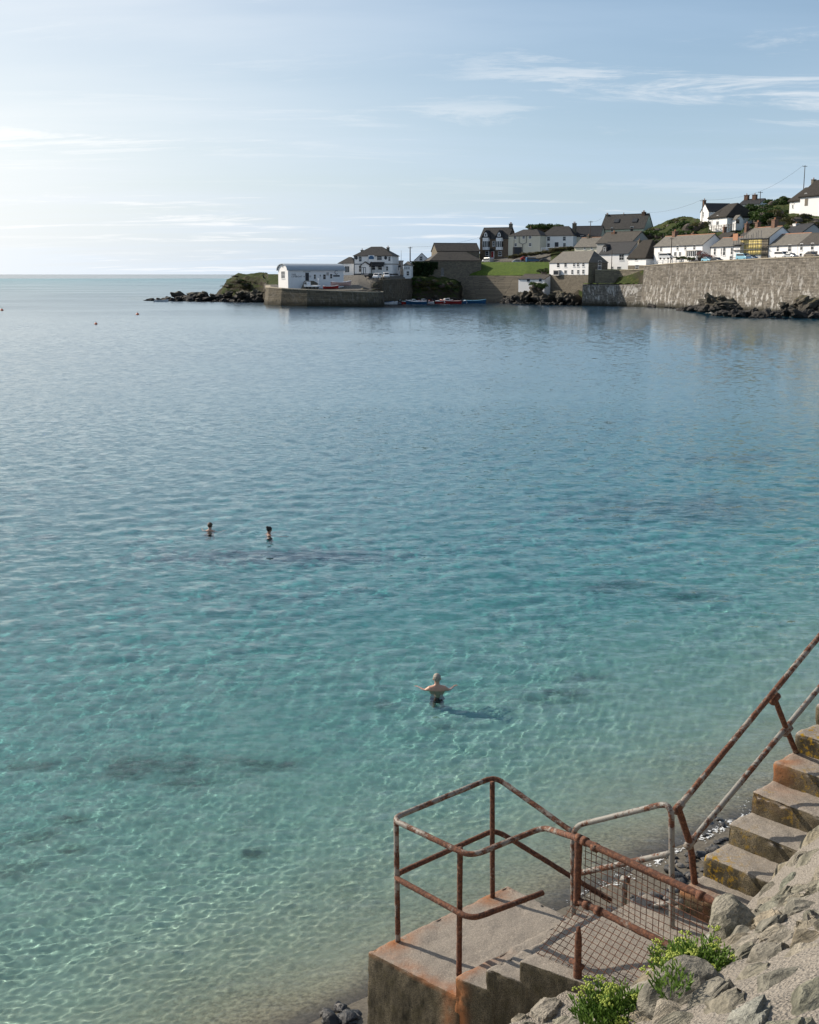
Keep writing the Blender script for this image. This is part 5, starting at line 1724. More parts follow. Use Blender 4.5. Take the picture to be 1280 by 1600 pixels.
    house('cottage_porch', 'little white gabled porch on the shaded side of the hill thatch', (1146.5, 409), (1157.5, 410), 2.0, 350, 341.5, 336.3, 'white_render', 'pale_roof', 'gable_front', cat='porch', over=.3, wins=[(1152, 345.5, 1.3, 1.3)], wframe='dark_paint')
    house('far_cottage', 'dark slate roof with a brick stack at each end on the skyline', (1149, 458), (1180, 452), 8, 326, 318.5, 311.3, 'white_render', 'dark_roof', 'gable', chims=[(1147.8, 301.5, 1.5, 1.3, 'brick', .5, 1), (1180, 301.5, 1.5, 1.3, 'brick', .5, 1)], deep=4)
    house('top_thatched_cottage', 'large white thatched cottage at the top right edge of the hill', (1243.5, 404), (1300, 388), 9, 327, 304, 278.3, 'white_render', 'thatch', 'hip', inset=1.5,
          wins=[(1259.5, 304.5, 1.0, 1.2)], doors=[(1260, 321.5, 1.5, 2.3, 'wood_weathered')], chims=[(1260.5, 274.5, 1.1, 1.1, 'stone_masonry', .5, 1)], over=.6, deep=3)
    house('thatched_wing', 'lower thatched wing joined to the left of the hilltop cottage', (1227.5, 411), (1246, 404.5), 8, 328, 312.5, 292, 'white_render', 'thatch', 'hip', inset=2.5, wins=[(1239.5, 315, 1.6, 1.2), (1239, 322.5, .9, 1.0)], over=.6, deep=3)


build_ground()
build_walls()
build_village()
# =================================================================== rocks, plants, boats, vehicles, poles, people


def build_rocks():
    protos = [rock_mesh('rock', 300 + i, (1, .8, .62), 3, cuts=8, rough=.42, mat=MATS['black_rock']) for i in range(8)]
    rr = random.Random(77)

    def rocks(n, line, size, zj, label, group, spread=3.0):
        """n rocks scattered along a line of (column, distance, height) points"""
        for i in range(n):
            t = (i + rr.random()) / n * (len(line) - 1)
            k = min(int(t), len(line) - 2)
            u = t - k
            a, b = line[k], line[k + 1]
            px, Y, z = (a[j] + (b[j] - a[j]) * u for j in range(3))
            p = plan(px, Y + rr.uniform(0, spread))
            s = size * rr.uniform(.55, 1.35)
            o = link(bpy.data.objects.new('shore_rock', protos[rr.randrange(8)]))
            o.location = (p.x, p.y, z * rr.uniform(.35, .95) - s * .22 + zj)
            o.scale = (s * rr.uniform(.8, 1.5), s * rr.uniform(.8, 1.2), s * rr.uniform(.7, 1.15))
            o.rotation_euler = (rr.gauss(0, .3), rr.gauss(0, .3), rr.uniform(0, 6.28))
            tag(o, label, 'rock', group)
    A = 'black wet rock in the reef running out left of the grassy headland'
    rocks(5, [(226, 463, .4), (246, 463, .7)], 1.5, 0, A, 'reef rocks off the headland')
    rocks(7, [(250, 462, .8), (277, 461, 1.4)], 2.0, 0, A, 'reef rocks off the headland')
    rocks(30, [(282, 460, 2.0), (310, 459, 3.0), (350, 452, 3.2), (414, 444, 3.6)], 2.5, 0, A, 'reef rocks off the headland', 9)
    rocks(22, [(285, 457, .6), (350, 448, .8), (412, 440, 1.0)], 1.5, 0, A, 'reef rocks off the headland', 5)
    B = 'dark jagged rock at the foot of the stone-footed cottage'
    rocks(34, [(790, 421, 1.5), (820, 416, 3.4), (850, 410, 4.6), (880, 404, 5.2), (905, 399, 3.8)], 2.5, 0, B, 'rocks under the cottage', 6)
    rocks(16, [(790, 418, .4), (850, 406, .6), (905, 394, .6)], 1.6, 0, B, 'rocks under the cottage', 3)
    C = 'black weedy rock piled against the foot of the tall sea wall'
    rocks(12, [(1066, 338, .6), (1090, 325, 1.6), (1108, 318, 4)], 1.5, 0, C, 'rocks at the sea wall')
    rocks(20, [(1105, 312, 3.0), (1125, 306, 5.0), (1150, 303, 2.0)], 2.2, 0, C, 'rocks at the sea wall', 7)
    rocks(42, [(1120, 295, 1.0), (1160, 284, 1.4), (1220, 280, 1.5), (1300, 278, 2.1)], 1.5, 0, C, 'rocks at the sea wall', 9)
    rocks(16, [(1225, 292, 3.6), (1310, 285, 4.2)], 2.2, 0, C, 'rocks at the sea wall', 6)
    rocks(3, [(1016, 369, .8), (1026, 366, .9)], 1.1, 0, C, 'rocks at the sea wall')
    rocks(3, [(1044, 366, .2), (1060, 350, .2)], .9, 0, C, 'rocks at the sea wall')
    D = 'lit brown boulder on the slope under the parked vans'
    rocks(16, [(560, 392, 5.6), (575, 400, 6.0), (590, 412, 8.0)], 1.5, 0, D, 'boulders by the slipway', 6)
    E = 'dark boulder at the foot of the overgrown cliff behind the boats'
    rocks(18, [(640, 432, 1.2), (680, 429, 2.0), (718, 434, 1.4)], 1.8, 0, E, 'boulders under the cliff', 4)


def leaf_mesh(name, n, seed, mat, size, squash=.8, lobes=7):
    rs = np.random.default_rng(seed)
    cs = [(rs.normal(0, .42, 3) * (1, 1, .6), rs.uniform(.38, .62)) for _ in range(lobes)]
    v = []
    for c, r in cs:
        k = n // lobes
        d = rs.normal(size=(k, 3))
        d /= np.linalg.norm(d, axis=1)[:, None]
        d[:, 2] = np.abs(d[:, 2]) * .95 - .15
        p = c + d * r * rs.uniform(.72, 1.06, (k, 1))
        p[:, 2] *= squash
        a = rs.normal(size=(k, 3)); a /= np.linalg.norm(a, axis=1)[:, None]
        b = np.cross(a, d + rs.normal(0, .4, (k, 3))); b /= np.linalg.norm(b, axis=1)[:, None] + 1e-6
        s = size * rs.uniform(.6, 1.4, (k, 1))
        v.append(np.stack([p - a * s, p + b * s * .55, p + a * s, p - b * s * .55], 1).reshape(-1, 3))
    v = np.concatenate(v)
    f = np.arange(len(v)).reshape(-1, 4)
    return mesh_np(name, v, f, mat, smooth=False)


def build_plants():
    rr = random.Random(9)
    sh = [leaf_mesh('foliage', 1500, 70 + i, MATS['shrub_leaf'], .075) for i in range(4)]
    sc = [leaf_mesh('foliage', 1300, 80 + i, MATS['scrub_leaf'], .07, .55) for i in range(3)]
    pk = leaf_mesh('foliage', 900, 90, MATS['pink_leaf'], .07)
    core = rock_mesh('stems', 5, (.55, .55, .42), 2, 0, .3, MATS['wood_pole'])

    def bush(px, py, Y, r, meshes, label, group, name='shrub', sq=1.0):
        p = P(px, py, Y)
        e = empty(name, p, rr.uniform(0, 6.28))
        e.scale = (r * rr.uniform(.9, 1.15), r * rr.uniform(.9, 1.15), r * sq * rr.uniform(.85, 1.1))
        link(bpy.data.objects.new('foliage', rr.choice(meshes)), e)
        tag(e, label, 'shrub', group)
        link(bpy.data.objects.new('stems', core), e)
    A = 'dark green shrub on the hillside among the white houses'
    G = 'shrubs on the hillside'
    for px, py, Y, r in [(1062, 358, 430, 4), (1072, 356, 425, 4.5), (1080, 350, 432, 5), (1090, 347, 430, 4), (1084, 360, 415, 4), (1098, 357, 412, 4), (1108, 362, 405, 3.5), (1050, 362, 432, 3.5), (1040, 364, 440, 3), (1030, 365, 445, 3),
                         (1020, 366, 450, 3), (1075, 366, 408, 3.5), (1165, 330, 425, 4), (1172, 322, 430, 5), (1182, 316, 428, 5), (1192, 312, 425, 5), (1196, 324, 412, 5.5), (1205, 320, 415, 5), (1212, 326, 408, 4.5), (1186, 330, 410, 4.5),
                         (1176, 338, 402, 4), (1166, 344, 398, 3.5), (1160, 352, 390, 3), (1190, 342, 395, 4), (1204, 340, 392, 3.5), (1218, 344, 385, 3.5), (1228, 344, 382, 3.5), (1240, 338, 385, 3.5), (1256, 350, 370, 3), (1268, 346, 372, 3.5),
                         (1276, 338, 380, 3.5), (1230, 352, 372, 3), (1200, 352, 378, 3), (1182, 352, 382, 3), (1248, 357, 362, 2.5), (1172, 358, 380, 2.5), (1210, 307, 432, 4), (1222, 300, 432, 4), (1235, 295, 432, 3.5), (1126, 358, 398, 2.5),
                         (1140, 357, 398, 2.8), (1090, 368, 400, 2.5), (1112, 356, 405, 2.5), (1262, 360, 358, 2.5), (1278, 356, 358, 3), (1219, 359, 366, 2.5)]:
        gz = ground_z(px, Y) + .25 * r
        bush(px, max(py, 428 - (gz - 10) * F / Y), Y, r * .95, sh, A, G)
    busy = [(1090, 1128, 420, 446), (1104, 1160, 404, 428), (1146, 1182, 446, 466), (1226, 1300, 386, 414)]
    for i in range(330):
        px, Y = rr.uniform(1006, 1300), rr.uniform(376, 462)
        if any(a - 3 < px < b + 3 and c - 16 < Y < d for a, b, c, d in busy) or ground_z(px, Y) < 17.5:
            continue
        z = ground_z(px, Y)
        py = 428 - (z - 10) * F / Y
        low = rr.random() < .3
        bush(px, py, Y, rr.uniform(1.5, 3.0), sc if low else sh, 'yellowish gorse bush on the slope below the wooden fence' if low else A, 'gorse on the slope' if low else G, 'gorse_bush' if low else 'shrub')
    for px, py, Y, r in [(1246, 345, 372, 3), (1256, 341, 376, 3), (1266, 352, 362, 2.5), (1218, 333, 398, 2.5), (1276, 349, 362, 2.5), (1236, 347, 376, 2.5), (1098, 351, 420, 2.5), (1206, 346, 385, 2.5), (1246, 351, 366, 2.2)]:
        bush(px, py, Y, r, sc, 'yellowish gorse bush on the slope below the wooden fence', 'gorse on the slope', 'gorse_bush')
    for px, py, Y, r in [(1012, 369, 450, 4), (1004, 370, 452, 3), (1018, 367, 452, 3)]:
        bush(px, py, Y, r, sh, 'dense clipped hedge bush right of the hilltop house', 'hedge by the hilltop house')
    for i, px in enumerate(range(836, 876, 5)):
        bush(px, 357 + (i % 3), 486, 3.4, sh, 'dark tree crown showing above the roofs of the cream and white houses', 'trees behind the upper street')
    for i in range(26):
        u = i / 25
        bush(802 + 92 * u, 399.5 - 12.5 * u + rr.uniform(-1.5, 2.5), 461 - 4 * u, rr.uniform(1.2, 2.2), sc, 'scrubby bush on the bank between the parked cars and upper houses', 'scrub on the bank', 'scrub_bush', .8)
    for px, py, Y, r in [(846, 424, 424, 1.6), (850, 426, 422, 1.8), (853, 422, 424, 1.4)]:
        bush(px, py, Y, r, sh, 'small dark bush at the right end of the grass bank', 'bushes by the boathouse')
    for px, py, Y, r in [(838, 447, 412, 2.4), (845, 449, 410, 2.2)]:
        bush(px, py, Y, r, sh, 'dark ivy mound against the boathouse wall', 'ivy by the boathouse', 'ivy_mound', 1.3)
    for i in range(24):
        px = rr.uniform(645, 718)
        bush(px, rr.uniform(438, 452) if px < 700 else rr.uniform(441, 455), 436, rr.uniform(1.3, 2.6), sc if rr.random() < .6 else sh, 'shaggy bush hanging on the cliff below the stone store', 'bushes on the cliff', 'cliff_bush')
    for i in range(26):
        px = rr.uniform(356, 436)
        bush(px, 429.5 + rr.uniform(0, 22) + max(0, 368 - px) * .6, 464 + rr.uniform(-2, 4), rr.uniform(1.4, 2.6), sc if rr.random() < .75 else sh, 'low scrub on the grassy headland', 'headland scrub', 'headland_bush', .6)
    bush(1098, 402, 358, 2.6, [pk], 'pink flowering bush in front of the terrace', None)
    for px, py, Y, r in [(1066, 404, 372, 1.3), (1078, 404.5, 368, 1.2), (1083, 405, 366, 1.1), (1060, 404, 374, 1.1)]:
        bush(px, py, Y, r, sh, 'low garden bush before the long terrace row', 'garden bushes')
    # ivy on the left wall of the store
    rs = np.random.default_rng(4)
    v = []
    for i in range(5200):
        px, py = rs.uniform(645, 684), rs.uniform(409.5, 438)
        lim = 430 - max(0, px - 668) * 1.0 + 2.5 * math.sin(px * .7)
        if py > lim + 4:
            continue
        p = P(px, py, 446.8 - .55 * rs.random() ** 2 + (px - 672) * .03)
        a = rs.normal(size=3) * .16
        b = rs.normal(size=3) * .16
        v += [p[:] - a, p[:] + b, p[:] + a, p[:] - b]
    o = link(bpy.data.objects.new('ivy', mesh_np('ivy', np.array(v), np.arange(len(v)).reshape(-1, 4), MATS['ivy_leaf'], False)))
    tag(o, 'dark ivy sheet climbing the stone lean-to', 'ivy')


def build_boats():
    def hull_mesh(n=9, m=7, L=5.0, B=1.9, D=.85):
        mb = MB()
        v = []
        for i in range(n):
            u = i / (n - 1)
            w = B / 2 * (math.sin(min(1, u * 1.9 + .35) * math.pi / 2)) * (1 - max(0, u - .45) ** 2.2 * 3.4)
            w = max(.03, w)
            sheer = .12 * (2 * u - .8) ** 2 + .25 * max(0, u - .6)
            for j in range(m):
                t = -1 + 2 * j / (m - 1)
                y = w * math.copysign(abs(t) ** .8, t)
                z = -.28 + (D + sheer) * abs(t) ** 2.4 + .25 * max(0, u - .75)
                v.append((u * L - L / 2 + (.35 * abs(t) ** 2 * max(0, u - .6)), y, z))
        f = [(i * m + j, i * m + j + 1, (i + 1) * m + j + 1, (i + 1) * m + j) for i in range(n - 1) for j in range(m - 1)]
        f.append(tuple(reversed(range(m))))
        # inner deck
        k = len(v)
        for i in range(n):
            a, b = v[i * m], v[i * m + m - 1]
            v += [(a[0], a[1] * .86, a[2] - .28), (b[0], b[1] * .86, b[2] - .28)]
        for i in range(n - 1):
            f.append((k + 2 * i, k + 2 * i + 2, k + 2 * i + 3, k + 2 * i + 1))
            f.append((i * m, (i + 1) * m, k + 2 * i + 2, k + 2 * i))
            f.append((k + 2 * i + 1, k + 2 * i + 3, (i + 1) * m + m - 1, i * m + m - 1))
        f.append((k, k + 1, m - 1, 0))
        return mb.add(v, f)
    hm = hull_mesh()

    def boat(px, py, Y, L, rz, hullm, trim, label, cabin=False, deckm='white_paint', z=None, group='small boats in the harbour', outboard=True, name='small_boat'):
        p = P(px, py, Y)
        e = empty(name, (p.x, p.y, 0.0 if z is None else z), rz)
        e.scale = (L / 4,) * 3
        tag(e, label, 'boat', group)
        h = MB()
        h.v, h.f = list(hm.v), list(hm.f)
        h.build('hull', MATS[hullm], e, False)
        g = MB()
        n, m = 9, 7
        for side in (0, 6):
            g.tube([Vector(hm.v[i * m + side]) + Vector((0, 0, .02)) for i in range(n)], .07, 6)
        g.build('gunwale', MATS[trim], e, True)
        for x in (-1.2, .2):
            MB().box(x - .16, x + .16, -.72, .72, .28, .34).build('thwart', MATS['wood_weathered'], e)
        if cabin:
            c = MB().prism_y([(.3, .25), (1.7, .25), (1.5, .85), (1.0, 1.25), (.35, 1.25)], -.6, .6).build('cabin', MATS[deckm], e)
            MB().box(.34, 1.2, -.62, .62, .82, 1.12).build('pane', MATS['window_glass'], c)
        if outboard:
            MB().prism_y([(-2.75, .15), (-2.45, .15), (-2.42, .95), (-2.62, 1.1), (-2.85, .95)], -.16, .16).build('outboard_motor', MATS['dark_paint'], e)
    W_ = 'white_paint'
    spec = [(603, 471.5, 412, 4.2, .3, W_, 'blue_paint', 'white dinghy moored nearest the breakwater end', False), (608, 472, 414, 4.6, -.2, W_, 'wood_weathered', 'second white dinghy from the breakwater end', False),
            (613, 470.5, 420, 5.0, .5, 'teal_paint', W_, 'white topped teal boat behind the two white dinghies', True), (620, 471.3, 420, 5.2, 2.9, W_, 'green_paint', 'white open boat with a green rim in the harbour', True),
            (627, 471, 421, 5.0, .1, 'teal_paint', W_, 'dark teal rowing boat left of the red cluster', False), (636, 471.8, 416, 4.6, -.4, W_, 'red_paint', 'white boat with red trim beside the red boat', False),
            (642, 472.3, 414, 5.2, .2, 'red_paint', W_, 'red hulled boat in the middle of the moored cluster', True), (651, 473, 412, 5.6, 3.0, 'blue_paint', W_, 'deep blue boat lying right of the red one', False),
            (658, 470.8, 420, 5.0, .4, W_, 'orange_paint', 'white boat with orange trim behind the blue boat', True), (666, 471.3, 420, 5.0, 2.6, W_, 'red_paint', 'white boat at the right end of the dense cluster', False),
            (674, 471.5, 422, 4.4, .3, 'wood_weathered', W_, 'brown wooden dinghy tied to a slack rope', False), (692, 471.5, 420, 5.4, .15, 'red_paint', W_, 'left one of the two red boats moored end to end', True),
            (705, 472, 419, 5.8, 3.0, 'red_paint', 'pink_hull', 'right one of the two red boats moored end to end', True), (716, 472.2, 420, 4.6, .1, 'blue_paint', W_, 'small blue boat right beside the red pair', False),
            (727, 473, 424, 4.2, .2, W_, 'dark_paint', 'low grey white dinghy in the wall shadow', False), (742, 473, 424, 6.0, -.1, 'blue_paint', 'light_blue_paint', 'dark blue boat alone in the wall shadow', False),
            (252, 471, 446, 4.0, .1, W_, 'grey_render', 'white dinghy lying off the black reef', False)]
    for s in spec:
        boat(*s, deckm=W_ if s[8] else W_)
    boat(533, 446, 402, 5.6, .5, 'pink_hull', W_, 'pink hulled boat laid up on the slope by the lifeboat house', False, z=zat(446.3, 402) - .3 + .6, group=None, outboard=False, name='laid_up_boat')
    boat(517, 456.5, 396, 4.0, .2, 'red_paint', W_, 'small red dinghy on the quay behind the breakwater', False, z=5.5, group=None, outboard=False, name='dinghy')
    # buoys
    for px, py, lab in ((150, 506.5, 'red mooring buoy nearest the swimmers, far left'), (215, 491.5, 'red mooring buoy further out toward the reef'), (3, 485, 'faint red mooring buoy at the left edge')):
        p = W(px, py, 0)
        e = empty('mooring_buoy', (p.x, p.y, 0))
        tag(e, lab, 'buoy', 'mooring buoys')
        k = p.y / 240 * .36
        b = MB().lathe([(.12 * k, -.6 * k), (.7 * k, -.35 * k), (.95 * k, .1 * k), (.72 * k, .62 * k), (.22 * k, .86 * k), (.14 * k, 1.05 * k)], sides=14).build('float', MATS['orange_paint'], e, True)
        MB().tube([(.25 * k * math.cos(t), 0, 1.2 * k + .25 * k * math.sin(t)) for t in np.linspace(0, 6.283, 13)], .06 * k, 6).build('ring', MATS['steel_pole'], e, True)


def build_vehicles():
    def vehicle(px, py, Y, rz, kind, paint, label, name='parked_car', cat='car', group=None, z=None):
        p = P(px, py, Y)
        e = empty(name, (p.x, p.y, p.z if z is None else z), rz)
        tag(e, label, cat, group)
        if kind == 'car':
            prof = [(-2.05, .32), (2.0, .32), (2.1, .62), (2.0, .82), (1.05, .95), (.35, 1.42), (-1.0, 1.46), (-1.75, 1.02), (-2.08, .92)]
            glass = [(.92, .98), (.32, 1.36), (-.95, 1.40), (-1.55, 1.03)]
            w = .86
        elif kind == 'van':
            prof = [(-2.4, .35), (2.3, .35), (2.42, .75), (2.3, 1.05), (1.6, 1.25), (1.0, 1.95), (-2.2, 2.02), (-2.42, 1.8)]
            glass = [(1.5, 1.28), (1.0, 1.84), (-2.0, 1.86), (-2.0, 1.28)]
            w = .95
        else:
            prof = [(-2.8, .55), (2.6, .55), (2.7, 1.2), (2.35, 2.2), (1.3, 2.3), (1.25, 1.15), (-2.8, 1.1)]
            glass = [(2.5, 1.35), (2.28, 2.05), (1.5, 2.1), (1.5, 1.35)]
            w = 1.0
        MB().prism_y(prof, -w, w).build('body', MATS[paint], e, bevel=.10)
        MB().prism_y(glass, -w - .012, w + .012).build('side_glass', MATS['window_glass'], e)
        if kind != 'truck':
            a, b = prof[4], prof[5]
            MB().add([(a[0] + .02, -w * .82, a[1] + .06), (a[0] + .02, w * .82, a[1] + .06), (b[0] + .06, w * .78, b[1] - .03), (b[0] + .06, -w * .78, b[1] - .03)], [(0, 1, 2, 3)]).build('windscreen', MATS['window_glass'], e)
        xs = (-1.3, 1.3) if kind == 'car' else (-1.5, 1.5)
        for x in xs:
            for s in (-1, 1):
                o = MB().lathe([(.20, -.1), (.32, -.1), (.33, 0), (.32, .1), (.20, .1)], sides=14).build('wheel', MATS['rubber'], e, False)
                o.location = (x, s * (w - .08), .33)
                o.rotation_euler = (math.pi / 2, 0, 0)
        for s in (-.62, .62):
            MB().box(prof[2][0] - .10, prof[2][0] + .015, s - .16, s + .16, prof[2][1], prof[2][1] + .16).build('headlight', MATS['white_paint'], e)
        return e
    vehicle(578, 433.5, 424, .9, 'car', 'dark_paint', 'black car parked left of the white vans outside the inn')
    vehicle(590, 436, 418.5, -1.9, 'van', 'white_paint', 'left of two white vans parked outside the inn', 'parked_van', 'van')
    vehicle(604, 434.8, 420.5, -1.5, 'van', 'white_paint', 'right of two white vans parked outside the inn', 'parked_van', 'van')
    vehicle(488, 453.5, 396, 2.6, 'truck', 'white_paint', 'small white truck on the quay below the lifeboat house', 'pickup_truck', 'truck', z=5.3)
    vehicle(762, 411, 462, 2.2, 'van', 'silver_paint', 'silver van in front of the brown house', 'parked_van', 'van')
    vehicle(809, 411.5, 455, .1, 'car', 'silver_paint', 'silver car behind the rail above the grass bank')
    vehicle(832, 410.5, 452.5, .15, 'van', 'blue_paint', 'bright blue van parked above the grass bank', 'parked_van', 'van')
    vehicle(852, 410.5, 449.5, .1, 'car', 'dark_paint', 'dark blue car next to the stone-footed cottage roof')
    vehicle(822, 407, 458, .1, 'car', 'red_paint', 'dark red car behind the bright blue van')
    vehicle(1041, 405.5, 378, -.9, 'van', 'white_paint', 'white van parked just right of the thatched cottage', 'parked_van', 'van')
    vehicle(1106, 409.5, 350.5, -1.2, 'car', 'light_blue_paint', 'pale blue car parked before the pink bush')
    vehicle(1120, 410, 347, -1.2, 'car', 'dark_paint', 'black car parked below the blue framed window')
    vehicle(1162, 407, 337.5, -1.2, 'van', 'light_blue_paint', 'light blue van parked under the scaffold', 'parked_van', 'van')
    vehicle(1174, 406.5, 334.5, -1.2, 'car', 'blue_paint', 'blue car parked right of the light blue van')
    vehicle(1222, 404.5, 322, -1.2, 'van', 'white_paint', 'white minibus parked right of the scaffold', 'parked_van', 'van')
    vehicle(1236, 404, 318.5, -1.2, 'car', 'silver_paint', 'grey car parked next to the white minibus')
    vehicle(1268, 403, 311.5, -1.2, 'car', 'wood_weathered', 'beige car under the wide dark opening')
    vehicle(810, 458.5, 424, -.6, 'car', 'cream_render', 'cream car squeezed in left of the boathouse', z=.9)


def build_street():
    def pole(px, pyt, pyb, Y, label, r=.14, arm=True, mat='wood_pole', name='utility_pole', cat='pole'):
        a, b = P(px, pyb, Y), P(px, pyt, Y)
        e = empty(name, a)
        tag(e, label, cat)
        h = b.z - a.z
        MB().tube([(0, 0, -1.5), (0, 0, h)], lambda u: r * (1.15 - .35 * u), 8, seg=2.0).build('shaft', MATS[mat], e, True)
        if arm:
            ca = MB().box(-.8, .8, -.06, .06, h - .45, h - .3).build('cross_arm', MATS['wood_pole'], e)
            for x in (-.7, .7):
                MB().lathe([(.05, 0), (.07, .08), (.04, .18)], (x, 0, h - .3), 8).build('insulator', MATS['white_paint'], ca)
        return b
    p1 = pole(641, 385.5, 432, 442, 'telegraph pole standing between the kiosk and the ivy', .22)
    pole(627, 391, 430, 440, 'thin pale mast by the small grey house', .07, False, 'steel_pole', 'mast', 'mast')
    pole(497.5, 434, 452, 397, 'short white flagpole in front of the lifeboat house', .08, False, 'white_paint', 'flagpole', 'flagpole')
    p2 = pole(922.5, 345, 370, 440, 'telegraph pole rising above the pale roof cottage')
    p3 = pole(955.5, 391, 423, 402, 'pole in front of the slate-roofed white cottage', .12, False)
    p4 = pole(1048.3, 371, 410, 370, 'telegraph pole in front of the long terrace row')
    p5 = pole(1255.6, 258, 300, 425, 'tall telegraph pole on the skyline left of the top thatch')
    p6 = pole(1187.5, 299, 320, 440, 'short telegraph pole right of the brick stacks')
    p7 = pole(1096.8, 312, 348, 424, 'pole standing against the white seaward gable')
    p8 = pole(803, 361, 404, 470, 'pole in front of the cream house', .11, False)
    p9 = pole(1275.5, 349, 372, 350, 'short pole in the scrub at the right edge', .1, False)

    def cable(a, b, sag, label):
        pts = [a.lerp(b, t) - Vector((0, 0, sag * 4 * t * (1 - t))) for t in np.linspace(0, 1, 14)]
        o = MB().tube([p - pts[0] for p in pts], .028, 4).build('overhead_cable', MATS['rubber'], None)
        o.location = pts[0]
        tag(o, label, 'cable')
    cable(p1, P(749, 371, 479), 1.0, 'overhead cable from the kiosk pole to the brown house')
    cable(p2, P(940, 341, 484), .6, 'overhead cable from the roof pole to the hilltop house')
    cable(P(1008, 332, 474), p7, 1.2, 'overhead cable from the hilltop house to the white gable')
    cable(p7, p6, 1.0, 'overhead cable from the white gable to the skyline pole')
    cable(p6, p5, .8, 'overhead cable along the skyline to the tall pole')

    # railing above the grass bank, fence up on the hill, low rail by the thatch
    def post_fence(name, label, pts, ph, n, mat, boards=0, rails=(.5, .9), pr=.09):
        a = P(*pts[0])
        e = empty(name, a)
        tag(e, label, 'fence')
        ln = []
        for i in range(n):
            t = i / (n - 1) * (len(pts) - 1)
            k = min(int(t), len(pts) - 2)
            ln.append(P(*pts[k]).lerp(P(*pts[k + 1]), t - k) - a)
        for q in ln:
            MB().box(q.x - pr, q.x + pr, q.y - pr, q.y + pr, q.z - .6, q.z + ph).build('post', MATS[mat], e)
        for r in rails:
            MB().tube([q + Vector((0, -.05, ph * r)) for q in ln], .06, 5).build('rail', MATS[mat], e)
        if boards:
            m = MB()
            for i in range(len(ln) - 1):
                for k in range(boards):
                    q = ln[i].lerp(ln[i + 1], (k + .5) / boards)
                    w = (ln[i + 1] - ln[i]).length / boards * .42
                    h = ph * (.88 + .1 * mnoise.noise(Vector((i, k, 1.5)) * 3.1))
                    m.box(q.x - w, q.x + w, q.y - .12, q.y - .08, q.z - .2, q.z + h)
            tag(m.build('boards', MATS[mat], e), kind='stuff')
    post_fence('post_rail', 'grey post and rail along the top of the grass bank', [(768, 412.3, 461), (800, 412.3, 455), (857, 412.3, 447)], 1.1, 16, 'wood_weathered')
    post_fence('board_fence', 'weathered board fence climbing toward the top thatched cottage', [(px, 428 - (ground_z(px, Y) - 10) * F / Y, Y) for px, Y in ((1196, 400), (1212, 399), (1228, 398), (1252, 395), (1285, 385))], 1.7, 14, 'wood_weathered', boards=7)
    post_fence('white_rail', 'pale blue rail by the thatched cottage at the end of the sea wall', [(1020, 413.5, 380), (1048, 412, 372), (1068, 411, 366)], 1.2, 8, 'silver_paint')
    post_fence('garden_trellis', 'grey garden trellis below the hill thatch', [(1108, 361, 400), (1150, 357, 392)], 1.6, 12, 'wood_weathered', rails=(.35, .7, .95), pr=.07)
    # row of white stones and a low wall before the white house
    post_fence('picket_fence', 'small white picket fence before the white two-storey house', [(846, 390.5, 464), (893, 388.5, 459)], .9, 22, 'white_paint')


# ------------------------------------------------------------------- swimmers
def person_mesh(name, verts, edges, radii, mat, root=0, sub=2):
    me = bpy.data.meshes.new(name)
    me.from_pydata(verts, edges, [])
    me.update()
    o = bpy.data.objects.new(name, me)
    sk = o.modifiers.new('skin', 'SKIN')
    sk.use_smooth_shade = True
    sv = me.skin_vertices[0].data if me.skin_vertices else None
    if sv is None:
        bpy.context.view_layer.objects.active = o
        bm = bmesh.new(); bm.from_mesh(me); bm.verts.layers.skin.verify(); bm.to_mesh(me); bm.free()
        sv = me.skin_vertices[0].data
    for i, r in enumerate(radii):
        sv[i].radius = r if isinstance(r, tuple) else (r, r)
        sv[i].use_root = (i == root)
    s = o.modifiers.new('sub', 'SUBSURF')
    s.levels = s.render_levels = sub
    me.materials.append(mat)
    return o


